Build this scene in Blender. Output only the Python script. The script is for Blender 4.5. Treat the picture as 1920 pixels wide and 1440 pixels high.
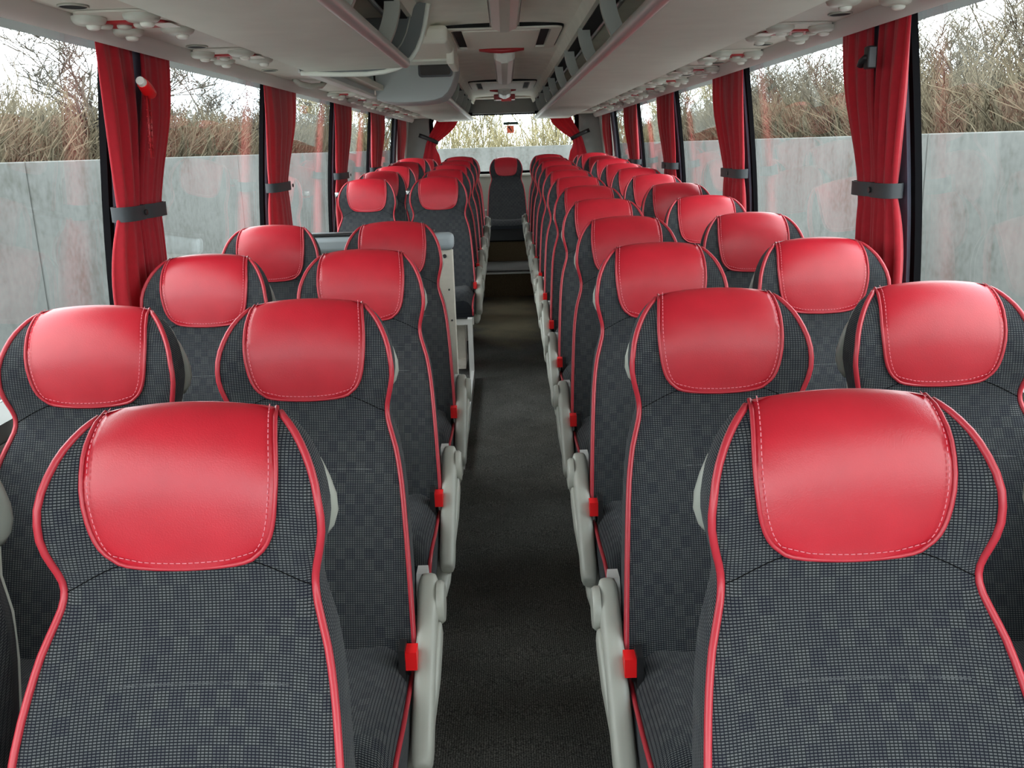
import bpy, math, random
from mathutils import Vector, Matrix

# ------------------------------------------------------------------ scene, camera, sky, exposure
for o in list(bpy.data.objects):
    bpy.data.objects.remove(o, do_unlink=True)
scene = bpy.context.scene
COL = scene.collection

F_PX, PITCH, ROLL, CAM_Z = 1700.0, 0.25599, -0.03119, 1.5
cam_data = bpy.data.cameras.new('camera')
cam_data.sensor_fit = 'HORIZONTAL'
cam_data.sensor_width = 36.0
cam_data.lens = F_PX / 1920.0 * 36.0
cam_data.clip_start = 0.02
cam_data.clip_end = 400
cam = bpy.data.objects.new('camera', cam_data)
COL.objects.link(cam)
cam.matrix_world = (Matrix.Translation((0, 0, CAM_Z))
                    @ Matrix.Rotation(math.pi / 2 - PITCH, 4, 'X')
                    @ Matrix.Rotation(ROLL, 4, 'Z'))
scene.camera = cam

world = bpy.data.worlds.new('overcast_sky')
scene.world = world
world.use_nodes = True
wn = world.node_tree.nodes
wl = world.node_tree.links
wn.clear()
w_out = wn.new('ShaderNodeOutputWorld')
w_bg = wn.new('ShaderNodeBackground')
w_bg.inputs['Strength'].default_value = 8.0
w_tc = wn.new('ShaderNodeTexCoord')
w_no = wn.new('ShaderNodeTexNoise')
w_no.inputs['Scale'].default_value = 2.2
w_no.inputs['Detail'].default_value = 4
w_rp = wn.new('ShaderNodeValToRGB')
w_rp.color_ramp.elements[0].color = (0.80, 0.90, 1.0, 1)
w_rp.color_ramp.elements[0].position = 0.35
w_rp.color_ramp.elements[1].color = (1.0, 0.99, 0.96, 1)
w_rp.color_ramp.elements[1].position = 0.65
wl.new(w_tc.outputs['Generated'], w_no.inputs['Vector'])
wl.new(w_no.outputs['Fac'], w_rp.inputs['Fac'])
wl.new(w_rp.outputs['Color'], w_bg.inputs['Color'])
wl.new(w_bg.outputs['Background'], w_out.inputs['Surface'])

scene.view_settings.view_transform = 'Standard'
scene.view_settings.look = 'None'
scene.view_settings.exposure = 0.0
scene.view_settings.gamma = 1.0
scene.view_settings.use_curve_mapping = False
try:
    scene.cycles.use_denoising = True
    scene.cycles.max_bounces = 10
    scene.cycles.diffuse_bounces = 6
    scene.cycles.glossy_bounces = 4
    scene.cycles.transparent_max_bounces = 24
    scene.cycles.sample_clamp_indirect = 12
    scene.cycles.caustics_reflective = False
    scene.cycles.caustics_refractive = False
except Exception:
    pass

# ------------------------------------------------------------------ helpers
def FLOOR(y):
    return 0.0285 * y

class MB:
    """collects faces, then links them as one mesh object"""
    def __init__(self):
        self.v, self.f, self.uv = [], [], {}
    def add(self, vs, fs):
        b = len(self.v)
        self.v += [tuple(p) for p in vs]
        self.f += [tuple(i + b for i in f) for f in fs]
        return b
    def box(self, x0, x1, y0, y1, z0, z1):
        vs = [(x, y, z) for x in (x0, x1) for y in (y0, y1) for z in (z0, z1)]
        self.add(vs, [(0, 1, 3, 2), (4, 6, 7, 5), (0, 4, 5, 1), (2, 3, 7, 6), (0, 2, 6, 4), (1, 5, 7, 3)])
        return self
    def extrude_y(self, prof, y0, y1, closed=True, zfun=None):
        n = len(prof)
        zf = zfun or (lambda y: 0)
        vs = [(x, y0, z + zf(y0)) for x, z in prof] + [(x, y1, z + zf(y1)) for x, z in prof]
        fs = [(i, (i + 1) % n, n + (i + 1) % n, n + i) for i in range(n if closed else n - 1)]
        if closed:
            fs += [tuple(range(n - 1, -1, -1)), tuple(range(n, 2 * n))]
        self.add(vs, fs)
        return self
    def prism(self, poly, axis, a0, a1):
        """poly in the plane of the two other axes"""
        n = len(poly)
        def P(p, a):
            if axis == 'x': return (a, p[0], p[1])
            if axis == 'y': return (p[0], a, p[1])
            return (p[0], p[1], a)
        vs = [P(p, a0) for p in poly] + [P(p, a1) for p in poly]
        fs = [(i, (i + 1) % n, n + (i + 1) % n, n + i) for i in range(n)]
        fs += [tuple(range(n - 1, -1, -1)), tuple(range(n, 2 * n))]
        self.add(vs, fs)
        return self
    def tube(self, pts, r, n=8, cap=True, closed=False, ry=None, up=None):
        pts = [Vector(p) for p in pts]
        m = len(pts)
        rs = r if isinstance(r, (list, tuple)) else [r] * m
        prev = None
        rings = []
        for i, p in enumerate(pts):
            if closed:
                t = pts[(i + 1) % m] - pts[i - 1]
            else:
                t = pts[min(i + 1, m - 1)] - pts[max(i - 1, 0)]
            if t.length < 1e-9: t = Vector((0, 0, 1))
            t.normalize()
            if prev is None:
                a = Vector(up) if up else (Vector((0, 0, 1)) if abs(t.z) < .9 else Vector((1, 0, 0)))
            else:
                a = prev
            a = a - t * a.dot(t)
            if a.length < 1e-6: a = t.orthogonal()
            a.normalize()
            prev = a
            b = t.cross(a)
            rr = rs[i]
            r2 = rr * (ry / r if (ry and not isinstance(r, (list, tuple))) else 1)
            rings.append([p + a * (rr * math.cos(2 * math.pi * k / n)) + b * (r2 * math.sin(2 * math.pi * k / n)) for k in range(n)])
        vs = [q for ring in rings for q in ring]
        fs = []
        for i in range(m if closed else m - 1):
            j = (i + 1) % m
            for k in range(n):
                fs.append((i * n + k, i * n + (k + 1) % n, j * n + (k + 1) % n, j * n + k))
        if cap and not closed:
            fs.append(tuple(range(n - 1, -1, -1)))
            fs.append(tuple(range((m - 1) * n, m * n)))
        self.add(vs, fs)
        return self
    def disc(self, c, r, h, n=20, axis='z', ry=None):
        """short cylinder with a small bevel"""
        ry = ry or r
        prof = [(1.0, 0), (1.0, h * .6), (.88, h)]
        vs, fs = [], []
        for s, d in prof:
            for k in range(n):
                a = 2 * math.pi * k / n
                p, q = math.cos(a) * r * s, math.sin(a) * ry * s
                if axis == 'z': vs.append((c[0] + p, c[1] + q, c[2] + d))
                elif axis == 'x': vs.append((c[0] + d, c[1] + p, c[2] + q))
                else: vs.append((c[0] + p, c[1] + d, c[2] + q))
        for j in range(2):
            for k in range(n):
                fs.append((j * n + k, j * n + (k + 1) % n, (j + 1) * n + (k + 1) % n, (j + 1) * n + k))
        fs.append(tuple(range(n - 1, -1, -1)))
        fs.append(tuple(range(2 * n, 3 * n)))
        self.add(vs, fs)
        return self
    def mesh(self, name, mat, smooth=False, angle=None, uvfun=None):
        me = bpy.data.meshes.new(name)
        me.from_pydata(self.v, [], self.f)
        me.validate()
        import bmesh
        bm = bmesh.new()
        bm.from_mesh(me)
        bmesh.ops.recalc_face_normals(bm, faces=bm.faces)
        bm.to_mesh(me)
        bm.free()
        if self.uv or uvfun:
            lay = me.uv_layers.new(name='UVMap')
            for lp in me.loops:
                vi = lp.vertex_index
                lay.data[lp.index].uv = uvfun(self.v[vi]) if uvfun else self.uv.get(vi, (0, 0))
        if smooth:
            me.polygons.foreach_set('use_smooth', [True] * len(me.polygons))
            if angle:
                try: me.set_sharp_from_angle(angle=math.radians(angle))
                except Exception: pass
        if mat: me.materials.append(M[mat])
        return me
    def build(self, name, mat, parent=None, smooth=False, angle=None, bevel=None, **k):
        me = self.mesh(name, mat, smooth, angle, **k)
        return link(name, me, parent, bevel)

def link(name, me, parent=None, bevel=None):
    o = bpy.data.objects.new(name, me)
    COL.objects.link(o)
    if parent: o.parent = parent
    if bevel:
        md = o.modifiers.new('bevel', 'BEVEL')
        md.width = bevel
        md.segments = 3
        md.limit_method = 'ANGLE'
        md.angle_limit = math.radians(35)
        o.data.polygons.foreach_set('use_smooth', [True] * len(o.data.polygons))
        try: o.data.set_sharp_from_angle(angle=math.radians(50))
        except Exception: pass
    return o

def empty(name, loc=(0, 0, 0)):
    o = bpy.data.objects.new(name, None)
    o.empty_display_size = .1
    COL.objects.link(o)
    o.location = loc
    return o

def tag(o, label=None, cat=None, group=None, kind=None):
    if label: o['label'] = label
    if cat: o['category'] = cat
    if group: o['group'] = group
    if kind: o['kind'] = kind
    return o

def copy_tree(o, parent=None):
    c = o.copy()
    COL.objects.link(c)
    c.parent = parent
    for ch in KIDS.get(o.name, []):
        copy_tree(ch, c)
    return c
KIDS = {}
def register(o):
    KIDS[o.name] = list(o.children)
    for c in o.children: register(c)

def interp(tab, x):
    """smooth (Catmull-Rom) table lookup"""
    if x <= tab[0][0]: return tab[0][1]
    if x >= tab[-1][0]: return tab[-1][1]
    for i in range(len(tab) - 1):
        if tab[i][0] <= x <= tab[i + 1][0]:
            x0, y0 = tab[i]; x1, y1 = tab[i + 1]
            m0 = (y1 - tab[i - 1][1]) / (x1 - tab[i - 1][0]) if i > 0 else (y1 - y0) / (x1 - x0)
            m1 = (tab[i + 2][1] - y0) / (tab[i + 2][0] - x0) if i + 2 < len(tab) else (y1 - y0) / (x1 - x0)
            h = x1 - x0; t = (x - x0) / h
            return ((2*t**3 - 3*t*t + 1) * y0 + (t**3 - 2*t*t + t) * h * m0 + (-2*t**3 + 3*t*t) * y1 + (t**3 - t*t) * h * m1)

# ------------------------------------------------------------------ materials
M = {}
def newmat(name):
    m = bpy.data.materials.new(name)
    m.use_nodes = True
    nt = m.node_tree
    nt.nodes.clear()
    out = nt.nodes.new('ShaderNodeOutputMaterial')
    M[name] = m
    return nt, nt.nodes, nt.links, out

def plain(name, col, rough=.5, metal=0.0, noise=0.0, nscale=30, bump=0.0, bscale=200, spec=.5, trans=None, sheen=0):
    nt, N, L, out = newmat(name)
    b = N.new('ShaderNodeBsdfPrincipled')
    b.inputs['Base Color'].default_value = (*col, 1)
    b.inputs['Roughness'].default_value = rough
    b.inputs['Metallic'].default_value = metal
    b.inputs['Specular IOR Level'].default_value = spec
    if sheen:
        b.inputs['Sheen Weight'].default_value = sheen
    tc = N.new('ShaderNodeTexCoord')
    if noise:
        n = N.new('ShaderNodeTexNoise'); n.inputs['Scale'].default_value = nscale; n.inputs['Detail'].default_value = 5
        L.new(tc.outputs['Object'], n.inputs['Vector'])
        mr = N.new('ShaderNodeMapRange')
        mr.inputs['From Min'].default_value = .25; mr.inputs['From Max'].default_value = .75
        mr.inputs['To Min'].default_value = 1 - noise; mr.inputs['To Max'].default_value = 1 + noise
        L.new(n.outputs['Fac'], mr.inputs['Value'])
        mx = N.new('ShaderNodeVectorMath'); mx.operation = 'SCALE'
        mx.inputs[0].default_value = col
        L.new(mr.outputs['Result'], mx.inputs['Scale'])
        L.new(mx.outputs['Vector'], b.inputs['Base Color'])
    if bump:
        n2 = N.new('ShaderNodeTexNoise'); n2.inputs['Scale'].default_value = bscale; n2.inputs['Detail'].default_value = 3
        L.new(tc.outputs['Object'], n2.inputs['Vector'])
        bp = N.new('ShaderNodeBump'); bp.inputs['Strength'].default_value = bump; bp.inputs['Distance'].default_value = .002
        L.new(n2.outputs['Fac'], bp.inputs['Height'])
        L.new(bp.outputs['Normal'], b.inputs['Normal'])
    if trans:
        t = N.new('ShaderNodeBsdfTranslucent'); t.inputs['Color'].default_value = (*trans, 1)
        mix = N.new('ShaderNodeMixShader'); mix.inputs['Fac'].default_value = .22
        L.new(b.outputs['BSDF'], mix.inputs[1]); L.new(t.outputs['BSDF'], mix.inputs[2])
        L.new(mix.outputs['Shader'], out.inputs['Surface'])
    else:
        L.new(b.outputs['BSDF'], out.inputs['Surface'])
    return m_last(name)
def m_last(n): return M[n]

def math_node(N, L, op, a, b=None, c=None):
    n = N.new('ShaderNodeMath'); n.operation = op
    for i, x in enumerate((a, b, c)):
        if x is None: continue
        if isinstance(x, (int, float)): n.inputs[i].default_value = x
        else: L.new(x, n.inputs[i])
    return n.outputs[0]

def fabric(name, base_a, base_b, dot_col, px=.0050, py=.0037):
    """dark woven seat cloth: rows of small light dashes on blocks of two dark tones"""
    nt, N, L, out = newmat(name)
    b = N.new('ShaderNodeBsdfPrincipled')
    b.inputs['Roughness'].default_value = .95
    b.inputs['Specular IOR Level'].default_value = .1
    b.inputs['Sheen Weight'].default_value = .06
    uv = N.new('ShaderNodeUVMap'); uv.uv_map = 'UVMap'
    sp = N.new('ShaderNodeSeparateXYZ'); L.new(uv.outputs['UV'], sp.inputs[0])
    U, V = sp.outputs[0], sp.outputs[1]
    mm = lambda *a: math_node(N, L, *a)
    def dash(coord, period, half):
        f = mm('FRACT', mm('MULTIPLY', mm('ADD', coord, 3.0), 1 / period))
        d = mm('ABSOLUTE', mm('SUBTRACT', f, .5))
        mr = N.new('ShaderNodeMapRange'); mr.interpolation_type = 'SMOOTHSTEP'
        mr.inputs['From Min'].default_value = half + .1; mr.inputs['From Max'].default_value = half - .1
        L.new(d, mr.inputs['Value'])
        return mr.outputs['Result']
    dots = mm('MULTIPLY', dash(U, px, .36), dash(V, py, .27))
    # blocks
    bu = mm('FLOOR', mm('MULTIPLY', mm('ADD', U, 3.0), 1 / (px * 4)))
    bv = mm('FLOOR', mm('MULTIPLY', mm('ADD', V, 3.0), 1 / (py * 6)))
    cb = N.new('ShaderNodeCombineXYZ'); L.new(bu, cb.inputs[0]); L.new(bv, cb.inputs[1])
    wn_ = N.new('ShaderNodeTexWhiteNoise'); wn_.noise_dimensions = '2D'; L.new(cb.outputs[0], wn_.inputs['Vector'])
    chk = mm('MODULO', mm('ADD', bu, bv), 2.0)
    blk = mm('ADD', mm('MULTIPLY', wn_.outputs['Value'], .55), mm('MULTIPLY', chk, .45))
    mixb = N.new('ShaderNodeMix'); mixb.data_type = 'RGBA'
    mixb.inputs[6].default_value = (*base_a, 1); mixb.inputs[7].default_value = (*base_b, 1)
    L.new(blk, mixb.inputs[0])
    amt = mm('MULTIPLY', dots, mm('ADD', .62, mm('MULTIPLY', blk, .34)))
    mixd = N.new('ShaderNodeMix'); mixd.data_type = 'RGBA'
    L.new(amt, mixd.inputs[0]); L.new(mixb.outputs[2], mixd.inputs[6]); mixd.inputs[7].default_value = (*dot_col, 1)
    L.new(mixd.outputs[2], b.inputs['Base Color'])
    bp = N.new('ShaderNodeBump'); bp.inputs['Strength'].default_value = .35; bp.inputs['Distance'].default_value = .0008
    L.new(dots, bp.inputs['Height']); L.new(bp.outputs['Normal'], b.inputs['Normal'])
    L.new(b.outputs['BSDF'], out.inputs['Surface'])

fabric('seat_cloth', (.008, .009, .015), (.011, .013, .015), (.118, .122, .124))
plain('leather', (.44, .012, .024), rough=.36, noise=.10, nscale=14, bump=.12, bscale=500, spec=.5)
plain('piping_red', (.43, .024, .038), rough=.4)
plain('stitch', (.72, .22, .26), rough=.7)
plain('seam_dark', (.006, .006, .006), rough=1, spec=.02)
plain('seam_worn', (.075, .08, .085), rough=.9)
plain('handle_grey', (.30, .31, .27), rough=.45)
plain('grey_plastic', (.40, .40, .35), rough=.45, bump=.05, bscale=900)
plain('blue_plastic', (.30, .34, .36), rough=.45)
plain('white_metal', (.62, .62, .60), rough=.4)
plain('beige_metal', (.56, .52, .45), rough=.5, noise=.06, nscale=40)
plain('buckle_red', (.85, .012, .014), rough=.3)
plain('black_plastic', (.012, .012, .013), rough=.4)
plain('strap_black', (.010, .010, .012), rough=.8)
plain('chrome', (.45, .45, .45), rough=.3, metal=1)
plain('curtain_red', (.42, .006, .018), rough=.85, noise=.12, nscale=60, bump=.15, bscale=700, trans=(.75, .02, .03), sheen=.25)
plain('tie_black', (.03, .034, .038), rough=.6)
plain('rack_panel', (.78, .80, .71), rough=.7, noise=.04, nscale=9, bump=.1, bscale=600)
plain('rack_rail', (.62, .60, .57), rough=.35, metal=.5)
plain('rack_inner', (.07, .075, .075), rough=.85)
plain('bracket', (.42, .42, .36), rough=.4)
plain('service_panel', (.64, .61, .53), rough=.5, noise=.05, nscale=8)
plain('header_trim', (.74, .72, .68), rough=.5)
plain('ceiling_cloth', (.84, .83, .72), rough=.85, noise=.07, nscale=7, bump=.2, bscale=300)
plain('housing_grey', (.46, .49, .48), rough=.6)
plain('end_grey', (.16, .17, .165), rough=.7)
plain('lamp_cover', (.86, .85, .77), rough=.35)
plain('lamp_diffuser', (.66, .64, .55), rough=.45)
plain('hatch_beige', (.84, .81, .70), rough=.6)
plain('dark_slot', (.010, .010, .010), rough=.9)
plain('red_plastic', (.40, .015, .02), rough=.4)
plain('pillar_navy', (.17, .18, .245), rough=.6)
plain('gasket', (.006, .006, .007), rough=.9, spec=.05)
plain('wall_panel', (.22, .225, .215), rough=.7, noise=.05, nscale=12)
plain('wall_beige', (.42, .40, .36), rough=.6)
plain('step_brown', (.13, .095, .055), rough=.95, noise=.25, nscale=120)
plain('step_grey', (.13, .125, .115), rough=.9, noise=.3, nscale=160)
plain('nosing', (.45, .45, .44), rough=.35, metal=.7)
plain('sticker_green', (.03, .07, .05), rough=.5)
plain('sticker_orange', (.85, .28, .16), rough=.5, trans=(.9, .35, .2))
plain('sticker_mark', (.05, .01, .01), rough=.5)
plain('reading_lamp_white', (.56, .56, .49), rough=.35)
plain('screen', (.02, .02, .022), rough=.05, spec=.9)
plain('bark', (.055, .046, .034), rough=.95, noise=.3, nscale=6)
plain('twig', (.085, .072, .050), rough=.95)
plain('brush', (.105, .085, .052), rough=.95)
plain('willow', (.27, .235, .13), rough=.95)
plain('catkin', (.40, .33, .06), rough=.9)
plain('soil', (.09, .075, .05), rough=1, noise=.3, nscale=1.2)
plain('asphalt', (.42, .42, .40), rough=.95, noise=.2, nscale=3)

def carpet():
    nt, N, L, out = newmat('carpet')
    b = N.new('ShaderNodeBsdfPrincipled'); b.inputs['Roughness'].default_value = 1; b.inputs['Specular IOR Level'].default_value = .05
    tc = N.new('ShaderNodeTexCoord'); sp = N.new('ShaderNodeSeparateXYZ'); L.new(tc.outputs['Object'], sp.inputs[0])
    rib = math_node(N, L, 'ABSOLUTE', math_node(N, L, 'SUBTRACT', math_node(N, L, 'FRACT', math_node(N, L, 'MULTIPLY', math_node(N, L, 'ADD', sp.outputs[0], 5.0), 1 / .0062)), .5))
    n = N.new('ShaderNodeTexNoise'); n.inputs['Scale'].default_value = 260; n.inputs['Detail'].default_value = 2
    L.new(tc.outputs['Object'], n.inputs['Vector'])
    n2 = N.new('ShaderNodeTexNoise'); n2.inputs['Scale'].default_value = 5; n2.inputs['Detail'].default_value = 4
    L.new(tc.outputs['Object'], n2.inputs['Vector'])
    v = math_node(N, L, 'MULTIPLY', math_node(N, L, 'POWER', n.outputs['Fac'], 2.2), math_node(N, L, 'ADD', math_node(N, L, 'MULTIPLY', rib, 1.2), .35))
    v = math_node(N, L, 'MULTIPLY', v, math_node(N, L, 'ADD', n2.outputs['Fac'], .4))
    rp = N.new('ShaderNodeValToRGB')
    rp.color_ramp.elements[0].color = (.006, .006, .006, 1)
    rp.color_ramp.elements[1].color = (.34, .33, .30, 1); rp.color_ramp.elements[1].position = .55
    L.new(v, rp.inputs['Fac'])
    # door-lit patch before the rear steps, painted into the carpet colour, ragged outline
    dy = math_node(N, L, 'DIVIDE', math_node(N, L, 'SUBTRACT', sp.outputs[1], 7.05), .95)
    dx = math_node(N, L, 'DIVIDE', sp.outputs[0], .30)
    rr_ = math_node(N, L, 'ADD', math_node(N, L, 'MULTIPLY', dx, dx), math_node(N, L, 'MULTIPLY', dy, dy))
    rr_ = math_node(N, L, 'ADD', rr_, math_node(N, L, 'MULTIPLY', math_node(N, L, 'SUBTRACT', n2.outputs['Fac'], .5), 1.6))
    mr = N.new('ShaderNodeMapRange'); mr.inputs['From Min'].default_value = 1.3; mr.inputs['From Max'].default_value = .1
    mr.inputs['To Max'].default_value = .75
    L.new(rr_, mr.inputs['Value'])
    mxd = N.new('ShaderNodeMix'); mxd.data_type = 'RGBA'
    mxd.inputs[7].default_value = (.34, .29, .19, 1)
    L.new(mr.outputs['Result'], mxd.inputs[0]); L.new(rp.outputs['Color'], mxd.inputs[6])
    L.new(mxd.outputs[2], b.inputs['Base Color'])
    bp = N.new('ShaderNodeBump'); bp.inputs['Strength'].default_value = .5; bp.inputs['Distance'].default_value = .002
    L.new(v, bp.inputs['Height']); L.new(bp.outputs['Normal'], b.inputs['Normal'])
    L.new(b.outputs['BSDF'], out.inputs['Surface'])
carpet()

def concrete():
    nt, N, L, out = newmat('concrete')
    b = N.new('ShaderNodeBsdfPrincipled'); b.inputs['Roughness'].default_value = .9
    tc = N.new('ShaderNodeTexCoord')
    n = N.new('ShaderNodeTexNoise'); n.inputs['Scale'].default_value = 1.1; n.inputs['Detail'].default_value = 9; n.inputs['Roughness'].default_value = .62
    L.new(tc.outputs['Object'], n.inputs['Vector'])
    mp = N.new('ShaderNodeMapping'); mp.inputs['Scale'].default_value = (3.0, 3.0, .12)
    L.new(tc.outputs['Object'], mp.inputs['Vector'])
    n2 = N.new('ShaderNodeTexNoise'); n2.inputs['Scale'].default_value = 1.6; n2.inputs['Detail'].default_value = 5
    L.new(mp.outputs['Vector'], n2.inputs['Vector'])
    n3 = N.new('ShaderNodeTexNoise'); n3.inputs['Scale'].default_value = 14; n3.inputs['Detail'].default_value = 6
    L.new(tc.outputs['Object'], n3.inputs['Vector'])
    v = math_node(N, L, 'ADD', math_node(N, L, 'MULTIPLY', n.outputs['Fac'], .5), math_node(N, L, 'MULTIPLY', n2.outputs['Fac'], .25))
    v = math_node(N, L, 'ADD', v, math_node(N, L, 'MULTIPLY', n3.outputs['Fac'], .25))
    rp = N.new('ShaderNodeValToRGB')
    e = rp.color_ramp.elements
    e[0].position = .36; e[0].color = (.064, .066, .056, 1)
    e[1].position = .62; e[1].color = (.142, .147, .140, 1)
    x = rp.color_ramp.elements.new(.48); x.color = (.110, .114, .108, 1)
    L.new(v, rp.inputs['Fac']); L.new(rp.outputs['Color'], b.inputs['Base Color'])
    L.new(b.outputs['BSDF'], out.inputs['Surface'])
concrete()

def glass():
    nt, N, L, out = newmat('glass')
    t = N.new('ShaderNodeBsdfTransparent'); t.inputs['Color'].default_value = (.93, .955, .95, 1)
    g = N.new('ShaderNodeBsdfGlossy'); g.inputs['Roughness'].default_value = 0.0; g.inputs['Color'].default_value = (1, 1, 1, 1)
    fr = N.new('ShaderNodeFresnel')
    ge = N.new('ShaderNodeNewGeometry')     # both faces of the thin pane act as air-to-glass
    mi = N.new('ShaderNodeMix'); mi.data_type = 'FLOAT'
    mi.inputs[2].default_value = 1.22; mi.inputs[3].default_value = 1 / 1.22
    L.new(ge.outputs['Backfacing'], mi.inputs[0]); L.new(mi.outputs[0], fr.inputs['IOR'])
    mix = N.new('ShaderNodeMixShader')
    L.new(fr.outputs['Fac'], mix.inputs['Fac']); L.new(t.outputs['BSDF'], mix.inputs[1]); L.new(g.outputs['BSDF'], mix.inputs[2])
    L.new(mix.outputs['Shader'], out.inputs['Surface'])
glass()

# ------------------------------------------------------------------ shell of the coach
Y0, Y1 = -1.9, 11.05        # windscreen, rear wall
WX = 1.20                    # side wall inner face below the windows
ZH = 1.80                    # underside of the window header
def struct(o): o['kind'] = 'structure'; return o

# floor, with a stairwell hole on the left
SW = (-1.12, -0.24, 3.86, 5.28)    # x0 x1 y0 y1
m = MB()
def slab(x0, x1, y0, y1, t=.06):
    vs = [(x, y, FLOOR(y) - d) for d in (0, t) for x in (x0, x1) for y in (y0, y1)]
    m.add(vs, [(0, 1, 3, 2), (4, 6, 7, 5), (0, 4, 5, 1), (2, 3, 7, 6), (0, 2, 6, 4), (1, 5, 7, 3)])
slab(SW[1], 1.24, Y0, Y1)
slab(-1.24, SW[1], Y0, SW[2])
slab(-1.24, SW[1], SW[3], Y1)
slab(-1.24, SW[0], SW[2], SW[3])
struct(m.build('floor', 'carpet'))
m = MB()
m.box(SW[0] - .03, SW[1] + .0, SW[2] - .03, SW[3] + .03, -.66, -.62)
m.box(SW[1] + .001, SW[1] + .03, SW[2] - .03, SW[3] + .03, -.62, .04)
m.box(SW[0], SW[1], SW[2] - .03, SW[2] - .001, -.62, .04)
m.box(SW[0], SW[1], SW[3] + .001, SW[3] + .03, -.62, .08)
well = struct(m.build('floor_stairwell', 'wall_beige'))
for i in range(3):
    MB().box(SW[0] + .02, SW[1] - .02 - i * .22, SW[2] + .05, SW[3] - .05, -.62, -.14 - i * .16).build('step', 'step_grey', well)

# ceiling: shallow vault over the aisle, flat above the racks
m = MB()
cp = [(-1.26, 1.985), (-.335, 1.985), (-.328, 2.012), (-.315, 2.033), (-.295, 2.043), (-.15, 2.050), (0, 2.052), (.15, 2.050), (.295, 2.043), (.315, 2.033), (.328, 2.012), (.335, 1.985), (1.26, 1.985), (1.26, 2.14), (-1.26, 2.14)]
m.extrude_y(cp, Y0, Y1 + .1)
ceil = struct(m.build('ceiling', 'ceiling_cloth', smooth=True, angle=25))
m = MB().box(-.33, .33, 10.62, 10.99, 2.030, 2.043)
m.build('rear_ceiling_strip', 'hatch_beige', ceil)

# window glass profile (x at height z): the sides lean in towards the roof
GP = [(1.115, 1.84), (1.135, 1.68), (1.155, 1.50), (1.172, 1.32), (1.185, 1.12), (1.192, .93)]
def gx(z):
    return interp([(b, a) for a, b in GP][::-1], z)
PILLARS = [.80, 2.66, 4.40, 6.14, 7.86, 9.50]
PW = .26
def side_strip(m, s, y0, y1, off, th, z0=.93, z1=1.84, n=8):
    zs = [z0 + (z1 - z0) * i / n for i in range(n + 1)]
    prof = [(s * (gx(z) + off), z) for z in zs] + [(s * (gx(z) + off + th), z) for z in reversed(zs)]
    m.extrude_y(prof, y0, y1)
wi = 1
for s, side in ((-1, 'left'), (1, 'right')):
    # wall below the windows (with the middle door cut out on the left)
    m = MB()
    spans = [(Y0, 4.44), (5.30, Y1)] if s < 0 else [(Y0, Y1)]
    for a, b in spans:
        m.extrude_y([(s * WX, -.10), (s * WX, .93), (s * (WX + .07), .93), (s * (WX + .07), -.10)], a, b)
    if s < 0:
        m.extrude_y([(s * WX, .78), (s * WX, .93), (s * (WX + .07), .93), (s * (WX + .07), .78)], 4.44, 5.30)
    m.extrude_y([(s * 1.10, ZH + .03), (s * 1.26, ZH + .03), (s * 1.26, 2.1), (s * 1.10, 2.1)], Y0, Y1)
    wall = struct(m.build('wall_' + side, 'wall_panel'))
    # ledge along the window
    MB().extrude_y([(s * 1.12, .945), (s * 1.20, .955), (s * 1.20, .90), (s * 1.13, .90)], Y0, Y1).build('window_sill', 'wall_panel', wall)
    MB().extrude_y([(s * 1.115, .90), (s * 1.125, .90), (s * 1.125, .84), (s * 1.115, .84)], Y0, Y1).build('sill_trim', 'header_trim', wall)
    MB().box(s * 1.126, s * 1.198, Y0, Y1 - .1, .10, .30).build('heater_duct', 'wall_panel', wall)
    PL = [p_ + (.06 if s < 0 else -.02) for p_ in PILLARS]
    edges = [Y0] + PL + [10.62]
    for k in range(len(edges) - 1):
        a = edges[k] + (PW if k else 0)
        b = edges[k + 1]
        w = empty('window_%d' % wi, (s * 1.15, (a + b) / 2, .93)); struct(w); wi += 1
        off = w.location
        m = MB(); side_strip(m, s, a + .01, b - .0, .004, .006)
        o = m.build('pane', 'glass', w, smooth=True, angle=40); o.location = -off
        m = MB()
        side_strip(m, s, a - .001, a + .028, -.006, .03); side_strip(m, s, b - .028, b + .001, -.012, .020)
        m.extrude_y([(s * 1.186, .93), (s * 1.186, .952), (s * 1.21, .952), (s * 1.21, .93)], a, b)
        o = m.build('gasket', 'gasket', w, smooth=True, angle=40); o.location = -off
    for k, p in enumerate(PL):
        m = MB(); side_strip(m, s, p, p + PW, -.022, .030)
        o = struct(m.build('trim_%d' % (k + 1 + (6 if s > 0 else 0)), 'pillar_navy', smooth=True, angle=40))
        MB().disc((s * (gx(1.07) - .026), p + .06, 1.07), .012, .006, axis='x').build('clip', 'black_plastic', o)
    # rear corner post
    m = MB(); side_strip(m, s, 10.62, 10.95, -.03, .12)
    struct(m.build('trim_%d' % (13 if s < 0 else 14), 'wall_beige', smooth=True, angle=40))

# header trim and service panel above the windows
for s, side in ((-1, 'left'), (1, 'right')):
    m = MB()
    m.extrude_y([(s * x, z) for x, z in [(1.030, 1.866), (1.031, 1.838), (1.036, 1.819), (1.046, 1.804), (1.056, 1.797), (1.063, 1.799), (1.066, 1.806), (1.066, 1.866)]], Y0, Y1 - .06)
    struct(m.build('trim_header_' + side, 'header_trim', smooth=True, angle=50))
    m = MB()
    m.extrude_y([(s * .70, 1.842), (s * 1.032, 1.842), (s * 1.032, 1.87), (s * .70, 1.87)], Y0, Y1 - .06)
    struct(m.build('trim_service_panel_' + side, 'service_panel'))

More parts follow.
